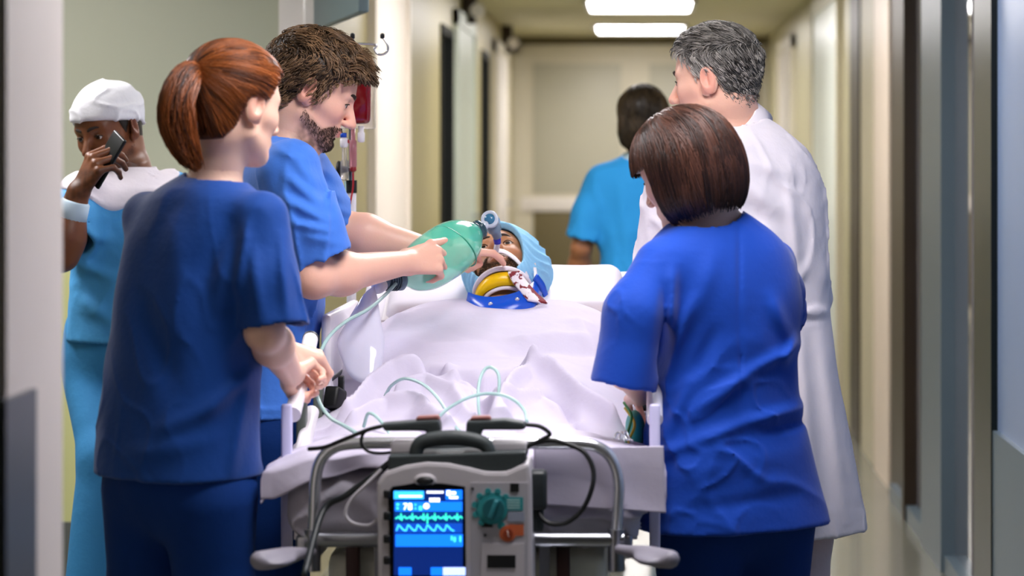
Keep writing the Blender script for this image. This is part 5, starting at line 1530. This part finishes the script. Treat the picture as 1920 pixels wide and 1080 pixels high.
# ======================= G: man passing in the lobby with a phone
def make_G():
    Y = 7.0
    per = person_base('man in a white cap and light blue scrubs holding a phone', loc=(-1.35, Y, 0))
    C = P(203, 244, Y); R = frame(208, 16, -6); s = .97; hd = (C, R, s)
    c7 = P(250, 338, Y + .03); yaw = 205
    loft = Loft(secs_px([(318, 205, 285), (338, 172, 318), (365, 150, 338), (410, 138, 345), (520, 136, 342), (640, 130, 345)], Y, yaw, [.06, .085, .11, .125, .13, .14]), yaw)
    shR = P(158, 378, 6.93); elR = P(114, 476, 6.8); wrR = P(146, 362, 6.79)
    shL = P(322, 372, 7.1); elL = P(345, 540, 7.15); wrL = P(330, 640, 7.05)
    hR = hand_fn(wrR, P(184, 296, 6.78) - wrR, (-.75, -.6, .1), 1, ((45, 45, 20), (48, 45, 20), (50, 48, 22), (55, 50, 25)), scale=1.03)
    hL = hand_fn(wrL, (.0, -.2, -1), (1, 0, 0), -1, RELAX, scale=1.03)
    build_body(per, hd, inset_trunk(loft, .035), [(C + R @ np.array([0, -.028, -.055]), c7 + np.array([0, -.01, -.02]), .060, .066)], [(shR, elR, wrR, M_ARM), (shL, elL, wrL, M_ARM)], [hR, hL], SK_brown, male=True, hh=.0035, stubble=.6)
    m_g = mat('scrub top light blue', '4FA8E6', .8, var=.12, bump=.25, bscale=30, col2=None)
    sl = [(shR, shR * .6 + elR * .4, shR * .3 + elR * .7, .075, .07, .072), (shL, shL * .5 + elL * .5, shL * .2 + elL * .8, .075, .07, .072)]
    fold = folds_fn([(150, 430, 220, 450, .015, .008), (150, 500, 230, 520, .015, .010), (150, 560, 220, 600, .018, .010)], 6.9)
    fr = frame(yaw); vc = c7 + fr @ np.array([0, .10, -.02])
    _, ftop = build_top(per, 'scrub_top', loft, sl, m_g, (c7 + np.array([0, 0, -.04]), C + R @ np.array([0, -.02, -.07]), .072), fold, 61, h=.007)
    # white shawl collar over the shoulders, coming to a point on the chest
    fa_ = (c7 + fr @ np.array([0, .075, 0])).astype(np.float32)
    def shawl(p):
        dep = np.maximum(c7[2] + .02 - p[:, 2], 0); rr = np.sqrt((p[:, 0] - fa_[0]) ** 2 + (p[:, 1] - fa_[1]) ** 2)
        return np.maximum(np.maximum(ftop(p) - .006, -(ftop(p) + .010)), (rr - (.185 - .95 * dep)) * .7)
    V, Q = mesh_from(shawl, c7 - np.array([.26, .24, .24]), c7 + np.array([.26, .24, .12]), .006); rawmesh('white_collar', V, Q, M_coat, per)
    band = MB(); ax = unit(wrR - elR); band.lathe(wrR - ax * .07, ax, [(0, .036), (.003, .041), (.045, .038), (.05, .033)], 24); band.build('wrist_band', mat('pale blue band', 'C7DCEA', .7), per)
    hip = P(238, 640, Y); kn = [P(290, 870, Y + .12), P(205, 860, Y - .12)]; an = [np.array([-1.29, Y + .22, .12]), np.array([-1.42, Y - .22, .09])]
    build_trousers(per, hip, yaw, kn, an, mat('scrub trousers light blue', '3C93CF', .8, var=.08, bump=.2), hip[2] + .12, (.18, .13), 14, h=.009, ra=.075)
    for a in an: build_shoe(per, a, 200, M_shoe)
    loc = headlocal(C, R, s)
    def cap(p):
        q = loc(p); d = head_base(q) - .011 - .008 * np.clip(q[:, 2] / .1, 0, 1)
        c = (.048 - .35 * (q[:, 1] - .08) * -1 * 0 - q[:, 2] + .32 * (q[:, 1] - .09)) * .9
        d = si(d, c, .01)
        rg = np.clip(1 - np.abs(wav(p, 15, 55, 3)) * 3, 0, 1)
        return (d + .004 * wav(p, 5, 60, 4) - .005 * rg * rg) * s
    lo, hi = head_box(hd); V, Q = mesh_from(cap, lo, hi, .004)
    rawmesh('cap', V, Q, mat('white cotton cap', 'E4E4E8', .85, var=.05, bump=.2, bscale=50), per)
    thick = lambda q: np.full(len(q), .005)
    hull, cut, _ = hair_hull(hd, thick, 'male'); V, Q = mesh_from(cut, lo, hi, .004)
    add_hair('hair', [(V, Q, np.full(len(V), .2))], H_black, per)
    eyebrow(C, R, s, per, BR_dark, .005)
    make_beard(per, hd, H_black, 2500, 77, .007)
    ph = thing('mobile_phone', "black mobile phone in the capped man's raised hand", 'phone', loc=tuple(hR.L((.10, .0, -.03))))
    xx = unit(P(184, 296, 6.78) - wrR); zz = unit(np.array([-.75, -.6, .1]) - xx * (np.array([-.75, -.6, .1]) @ xx)); yy = np.cross(zz, xx); RR = np.stack([xx, yy, zz], 1)
    pc = hR.L((.105, .004, -.026))
    MB().box(pc, (.145, .070, .009), RR, .004).build('phone_case', mat('phone black', '0A0D0E', .3), ph)
    MB().box(pc - zz * .0048, (.130, .064, .001), RR).build('phone_screen', mat('phone glass', '101418', .05), ph)
    return per
# ---------------------------------------------------------------- the patient, collar, airway and bag
def make_C():
    al = math.radians(33); x = np.array([-1., 0, 0]); f0 = np.array([0, -math.sin(al), math.cos(al)]); u0 = np.array([0, math.cos(al), math.sin(al)])
    ro = math.radians(7); rt = x * math.cos(ro) - u0 * math.sin(ro); up = np.cross(rt, f0)
    ya = math.radians(-7); rt2 = rt * math.cos(ya) + f0 * math.sin(ya); f2 = np.cross(up, rt2)
    R = np.stack([rt2, f2, up], 1)
    C = P(938, 508, 6.75); s = 1.0; hd = (C, R, s)
    per = person_base('patient lying on the stretcher in a blue bouffant cap and neck collar', loc=(XB, 6.6, .9))
    nb = C + np.array([-.0, -.152, -.132])
    shs = [np.array([XB - .19, 6.665, 1.012]), np.array([XB + .19, 6.665, 1.012])]
    els = [np.array([XB - .27, 6.36, .93]), np.array([XB + .27, 6.36, .93])]
    wrs = [np.array([XB - .25, 6.12, .87]), np.array([XB + .25, 6.12, .87])]
    class T:
        def __call__(s_, p):
            d = sEl(p, (XB, 6.42, .93), (.175, .26, .07), Rt)
            for i in range(2):
                q = shs[i]; d = su(d, sCo(p, (XB, 6.60, .985), q, .065, .055), .05); d = su(d, sCo(p, q, els[i], .052, .042), .03); d = su(d, sCo(p, els[i], wrs[i], .042, .03), .03)
            d = su(d, sCo(p, (XB - .09, 6.3, .88), (XB - .10, 5.45, .80), .060, .03), .05); d = su(d, sCo(p, (XB + .09, 6.3, .88), (XB + .10, 5.45, .80), .060, .03), .05)
            return d
        def bounds(s_): return np.array([XB - .36, 5.35, .74]), np.array([XB + .36, 6.75, 1.12])
    skin = skin_mat('skin patient', 'B9825C', 'A45F4A')
    build_body(per, hd, T(), [(C + R @ np.array([0, -.028, -.055]), nb, .060, .058)], [], [], skin, hh=.0026, stubble=.7)
    make_beard(per, hd, H_black, 5200, 91, .007)
    eyebrow(C, R, s, per, BR_dark)
    loc = headlocal(C, R, s)
    # cap
    M_cap = mat('bouffant cap blue', '8CC6EA', .7, var=.06, bump=.35, bscale=45, spec=.3)
    def cap(p):
        q = loc(p)
        d = head_base(q) - .020
        d = su(d, sEl(q, (-.022, -.035, .030), (.112, .100, .112)), .04)
        a = np.arctan2(q[:, 0], q[:, 2] + .02)
        d = d + .0075 * np.abs(np.sin(a * 13 + 2 * np.sin(q[:, 1] * 40))) * np.clip((.10 - q[:, 1]) / .08, .2, 1) + .003 * wav(p, 9, 60, 5)
        op = np.maximum(sEl(q, (0, .13, -.02), (.080, .115, .125)), -.0)
        d = np.maximum(d, -sEl(q, (.004, .12, -.025), (.078, .118, .118)))
        d = np.maximum(d, -(head_base(q) - .004))
        d = np.maximum(d, -.11 - q[:, 2])
        return d
    lo, hi = np.array(C) - .20, np.array(C) + .20
    V, Q = mesh_from(cap, lo, hi, .0035); rawmesh('bouffant_cap', V, Q, M_cap, per)
    W = lambda a, b, c: C + R @ np.array([a, b, c])
    # elastic rim of the cap
    rim = [W(.082 * math.sin(t) * 1.0, .055 - .02 * math.cos(t), -.015 + .100 * math.cos(t)) for t in np.linspace(-2.2, 2.2, 40)]
    # collar
    col = thing('neck_collar', "blue and yellow cervical collar with blood-spotted white padding on the patient's neck", 'neck brace', loc=tuple(W(0, .0, -.12)))
    def strip(name, ea, eb, m, th=.006, n=32):
        A = spline(ea, n); B = spline(eb, n); k = min(len(A), len(B)); A, B = A[:k], B[:k]
        V = np.stack([A, A * .5 + B * .5, B], 1).reshape(-1, 3); q = []
        for i in range(k - 1):
            for j in range(2): q.append((i * 3 + j, i * 3 + j + 1, i * 3 + j + 4, i * 3 + j + 3))
        o = rawmesh(name, V, np.array(q), m, col); md = o.modifiers.new('t', 'SOLIDIFY'); md.thickness = th; md.offset = 0
        return o
    M_yel = mat('collar yellow plastic', 'F2C200', .3, var=.04); M_blu = mat('collar blue plastic', '0F4FC8', .25, var=.06)
    M_pad = mat('white foam padding', 'E6DEE6', .8, var=.03)
    # blood-spotted padding
    m = bpy.data.materials.new('blood spotted padding'); m.use_nodes = True; nt = m.node_tree; b = nt.nodes['Principled BSDF']
    tc = nt.nodes.new('ShaderNodeTexCoord'); n1 = nt.nodes.new('ShaderNodeTexNoise'); n1.inputs['Scale'].default_value = 55; n1.inputs['Detail'].default_value = 2; nt.links.new(tc.outputs['Object'], n1.inputs['Vector'])
    rp = nt.nodes.new('ShaderNodeValToRGB'); rp.color_ramp.elements[0].position = .55; rp.color_ramp.elements[1].position = .58; rp.color_ramp.elements[0].color = (*lin('E6DCE4'), 1); rp.color_ramp.elements[1].color = (*lin('7A1020'), 1)
    nt.links.new(n1.outputs['Fac'], rp.inputs[0]); nt.links.new(rp.outputs[0], b.inputs['Base Color']); b.inputs['Roughness'].default_value = .7
    ts = np.radians([-88, -60, -30, 0, 30, 60, 88])
    strip('chin_plate', [W(.070 * math.sin(t), .004 + .080 * math.cos(t), -.124) for t in ts], [W(.078 * math.sin(t), -.018 + .078 * math.cos(t), -.147) for t in ts], M_yel, .007)
    MB().tube(spline([W(.072 * math.sin(t), .010 + .081 * math.cos(t), -.117) for t in ts], 30), .0065, 10).build('chin_padding', M_pad, col)
    MB().tube(spline([W(.066 * math.sin(t), -.018 + .072 * math.cos(t), -.149) for t in ts[1:-1]], 30), .0050, 10).build('lower_padding', M_pad, col)
    strip('front_plate', [W(.082, .045, -.130), W(.066, .056, -.160), W(.036, .064, -.190), W(.0, .066, -.198), W(-.036, .064, -.190), W(-.066, .056, -.160), W(-.082, .045, -.130)],
          [W(.094, .015, -.145), W(.084, .026, -.190), W(.054, .034, -.240), W(.0, .036, -.256), W(-.054, .034, -.240), W(-.084, .026, -.190), W(-.094, .015, -.145)], M_blu, .006)
    for xx in (.032, -.034):
        c = W(xx, .058, -.210); MB().lathe(c, -R[:, 2], [(0, .006), (.004, .006), (.005, .003)], 14).build('rivet', M_chr, col)
    strip('side_padding', [W(-.022, .090, -.137), W(-.030, .078, -.162), W(-.045, .066, -.190), W(-.060, .052, -.215)], [W(-.050, .082, -.130), W(-.062, .066, -.152), W(-.082, .046, -.182), W(-.106, .026, -.206)], m, .006)
    strip('blue_wing', [W(-.080, .048, -.130), W(-.092, .02, -.130), W(-.098, -.01, -.128)], [W(-.092, .056, -.118), W(-.104, .025, -.118), W(-.108, -.01, -.118)], M_blu, .006)
    strip('side_padding', [W(.072, .02, -.135), W(.080, -.01, -.135), W(.084, -.06, -.135)], [W(.090, .025, -.125), W(.098, -.01, -.125), W(.100, -.06, -.125)], m, .006)
    # tube ties across the cheeks
    tie = thing('tube_tie', "white tape tie running from the breathing tube across the patient's cheek", 'tape', loc=tuple(W(0, .1, -.06)))
    def strip2(name, ea, eb, m_, th=.003): 
        o = strip(name, ea, eb, m_, th); o.parent = tie; o.matrix_parent_inverse = Matrix.Translation(tie.location).inverted(); return o
    strip2('tape', [W(.004, .106, -.050), W(-.020, .100, -.054), W(-.045, .082, -.066), W(-.062, .058, -.084), W(-.070, .040, -.100)], [W(.004, .106, -.066), W(-.020, .100, -.070), W(-.045, .078, -.082), W(-.060, .054, -.098), W(-.066, .038, -.112)], M_wp)
    strip2('head_band', [W(-.079, .052, .05), W(-.084, .038, .0), W(-.084, .028, -.05), W(-.082, .02, -.10)], [W(-.086, .046, .05), W(-.091, .032, .0), W(-.091, .022, -.05), W(-.089, .014, -.10)], M_wp)
    # ------------- airway tube and bag
    mouth = W(.004, .098, -.062)
    M_clr = mat('clear bluish plastic', 'DCE4F2', .08, var=.03, alpha=.7, coat=.5)
    M_clrd = mat('smoke clear plastic', '6F8699', .08, var=.05, alpha=.8)
    vb = P(931, 440, 6.56)
    ett = thing('breathing_tube', "clear tube with a blue connector entering the patient's mouth", 'breathing tube', loc=tuple(mouth))
    MB().tube(spline([mouth - (R[:, 1] * .03), mouth, mouth * .5 + P(934, 458, 6.58) * .5, P(933, 452, 6.57)], 16), .0075, 14).build('tube', M_clr, ett)
    MB().lathe(P(933, 456, 6.57), vb - P(933, 456, 6.57), [(0, .009), (.012, .0095), (.016, .008), (.030, .0078)], 18).build('connector', mat('blue violet connector', '3B3FC0', .12, trans=.35, ior=1.3), ett)
    bvm = thing('resuscitator_bag', "green squeeze bag with a clear valve, in the bearded man's hands", 'resuscitator', loc=tuple(P(835, 477, 6.45)))
    a, b = P(752, 528, 6.34), P(893, 434, 6.50)
    ax = unit(b - a); Lb = np.linalg.norm(b - a)
    prof = [(0, .016), (.010, .022), (.028, .045), (.06, .062), (.10, .066), (.14, .064), (.17, .052), (.19, .034), (.20, .022)]
    prof = [(t * Lb / .20, r) for t, r in prof]
    pp = spline([(t, r, 0) for t, r in prof], 36)
    bg = MB(); bg.lathe(a, ax, [(q[0], q[1]) for q in pp], 48)
    bo = bg.build('squeeze_bag', mat('translucent green silicone', '62DDBE', .18, var=.05, alpha=.62, coat=.6), bvm)
    # dent the bag where the fingers press
    for v in bo.data.vertices:
        co = np.array(v.co)
        for tp, rr_, am in ((P(846, 492, 6.37), .035, .006), (P(830, 505, 6.37), .035, .006)):
            dd = np.linalg.norm(co - tp)
            if dd < rr_: co = co + np.array([0, .8, .3]) * am * (1 - dd / rr_)
        v.co = co
    rb = MB()
    side = unit(np.cross(ax, (0, 0, 1)))
    for k in (.70, ):
        r_ = np.interp(k * Lb, [q[0] for q in pp], [q[1] for q in pp]); u_ = np.cross(ax, side)
        ring = [a + ax * (k * Lb + .018 * math.cos(t)) + (r_ + .0004) * (math.cos(t) * u_ + math.sin(t) * side) for t in np.linspace(0, 2 * math.pi, 40)]
        rb.tube(ring, .0018, 6)
    rb.build('seam', mat('green seam', '1E8C70', .3), bvm)
    MB().lathe(b - ax * .004, ax, [(0, .020), (.002, .024), (.006, .024), (.007, .0225), (.012, .0225), (.013, .024), (.018, .024), (.020, .017), (.024, .0165)], 28).build('bag_collar', mat('smoke grey collar', '35505C', .15, trans=.2), bvm)
    vc = P(921, 414, 6.545)
    n1_ = b + ax * .018
    MB().tube([n1_, n1_ * .45 + vc * .55, vc], [.011, .0105, .0115], 16).build('valve_arm', M_clr, bvm)
    fx = unit(np.array([-.12, -1, .22])); dn = unit(vb - vc)
    MB().lathe(vc - fx * .018, fx, [(0, .012), (.003, .0200), (.028, .0200), (.034, .0195), (.036, .0215), (.041, .0215), (.0425, .019), (.0425, .0135), (.030, .0125), (.028, .004)], 28).build('valve_housing', M_clr, bvm)
    MB().lathe(vc + fx * .0235, fx, [(0, .0132), (.001, .0132), (.0012, .002)], 24).build('valve_port', mat('port blue', '3E7496', .1, var=.05), bvm)
    MB().lathe(vc + dn * .008, dn, [(0, .016), (.010, .0175), (.020, .0175), (.024, .013), (.040, .011)], 22).build('patient_port', M_clrd, bvm)
    ia = a; ix = unit(P(714, 528, 6.30) - a)
    MB().lathe(ia + ax * .006, ix, [(0, .020), (.004, .0245), (.010, .0245), (.012, .020), (.020, .020), (.022, .0215), (.042, .0215), (.046, .018), (.058, .0175), (.060, .012)], 24).build('inlet_valve', M_clrd, bvm)
    for k in range(5):
        c = ia + ix * (.012 + k * .007); MB().lathe(c, ix, [(0, .0222), (.0018, .0228), (.0034, .0222)], 22).build('valve_rib', mat('smoke dark', '2A3B46', .2), bvm)
    # reservoir bag
    M_res = mat('reservoir film', 'E6E4F6', .12, var=.02, alpha=.72, bump=.3, bscale=14, coat=.4)
    o = [(702, 536), (682, 552), (652, 600), (632, 640), (640, 672), (654, 702), (678, 718), (702, 712), (716, 685), (721, 640), (714, 600), (708, 560)]
    Yr_ = 6.16
    opts = spline([(x_, y_, 0) for x_, y_ in o + [o[0]]], 96)[:-1, :2]; cen = np.array([684, 630.])
    V = []; F = []; nr, na_ = 14, len(opts)
    for sgn_ in (-1, 1):
        for i in range(nr + 1):
            r_ = i / nr
            for j in range(na_):
                q = cen + (opts[j] - cen) * r_
                th_ = .026 * math.sqrt(max(0, 1 - r_ ** 2.2)) * np.interp(q[1], [536, 580, 640, 718], [.5, .8, 1, .9])
                pp_ = P(q[0], q[1], Yr_ + np.interp(q[1], [536, 720], [.10, -.06])); V.append(pp_ + np.array([0, sgn_ * th_, 0]))
    V = np.array(V); V[:, 1] += .004 * wav(V.astype(np.float32), 4, 45, 4)
    for sgn_ in range(2):
        o_ = sgn_ * (nr + 1) * na_
        for i in range(nr):
            for j in range(na_):
                j2 = (j + 1) % na_; q = [o_ + i * na_ + j, o_ + i * na_ + j2, o_ + (i + 1) * na_ + j2, o_ + (i + 1) * na_ + j]
                F.append(q if sgn_ == 1 else q[::-1])
    rawmesh('reservoir_bag', V, np.array(F), M_res, bvm)
    MB().lathe(P(716, 534, 6.29), P(698, 545, 6.25) - P(716, 534, 6.29), [(0, .016), (.012, .017), (.024, .015)], 20).build('reservoir_neck', M_wp, bvm)
    MB().tube(spline([P(742, 532, 6.30), P(720, 555, 6.24), P(690, 580, 6.14), P(650, 602, 6.04), P(618, 630, 5.95), P(598, 668, 5.86), P(590, 710, 5.76), P(598, 752, 5.66), P(618, 782, 5.58), P(645, 798, 5.52), P(668, 812, 5.48)], 80), .0042, 10).build('oxygen_tubing', M_tubeg, bvm)
    return per
import time as _t
for fn in (make_A, make_B, make_C, make_D, make_E, make_F, make_G):
    t0 = _t.time(); r = fn(); print('TIME', fn.__name__, round(_t.time() - t0, 1), flush=True)
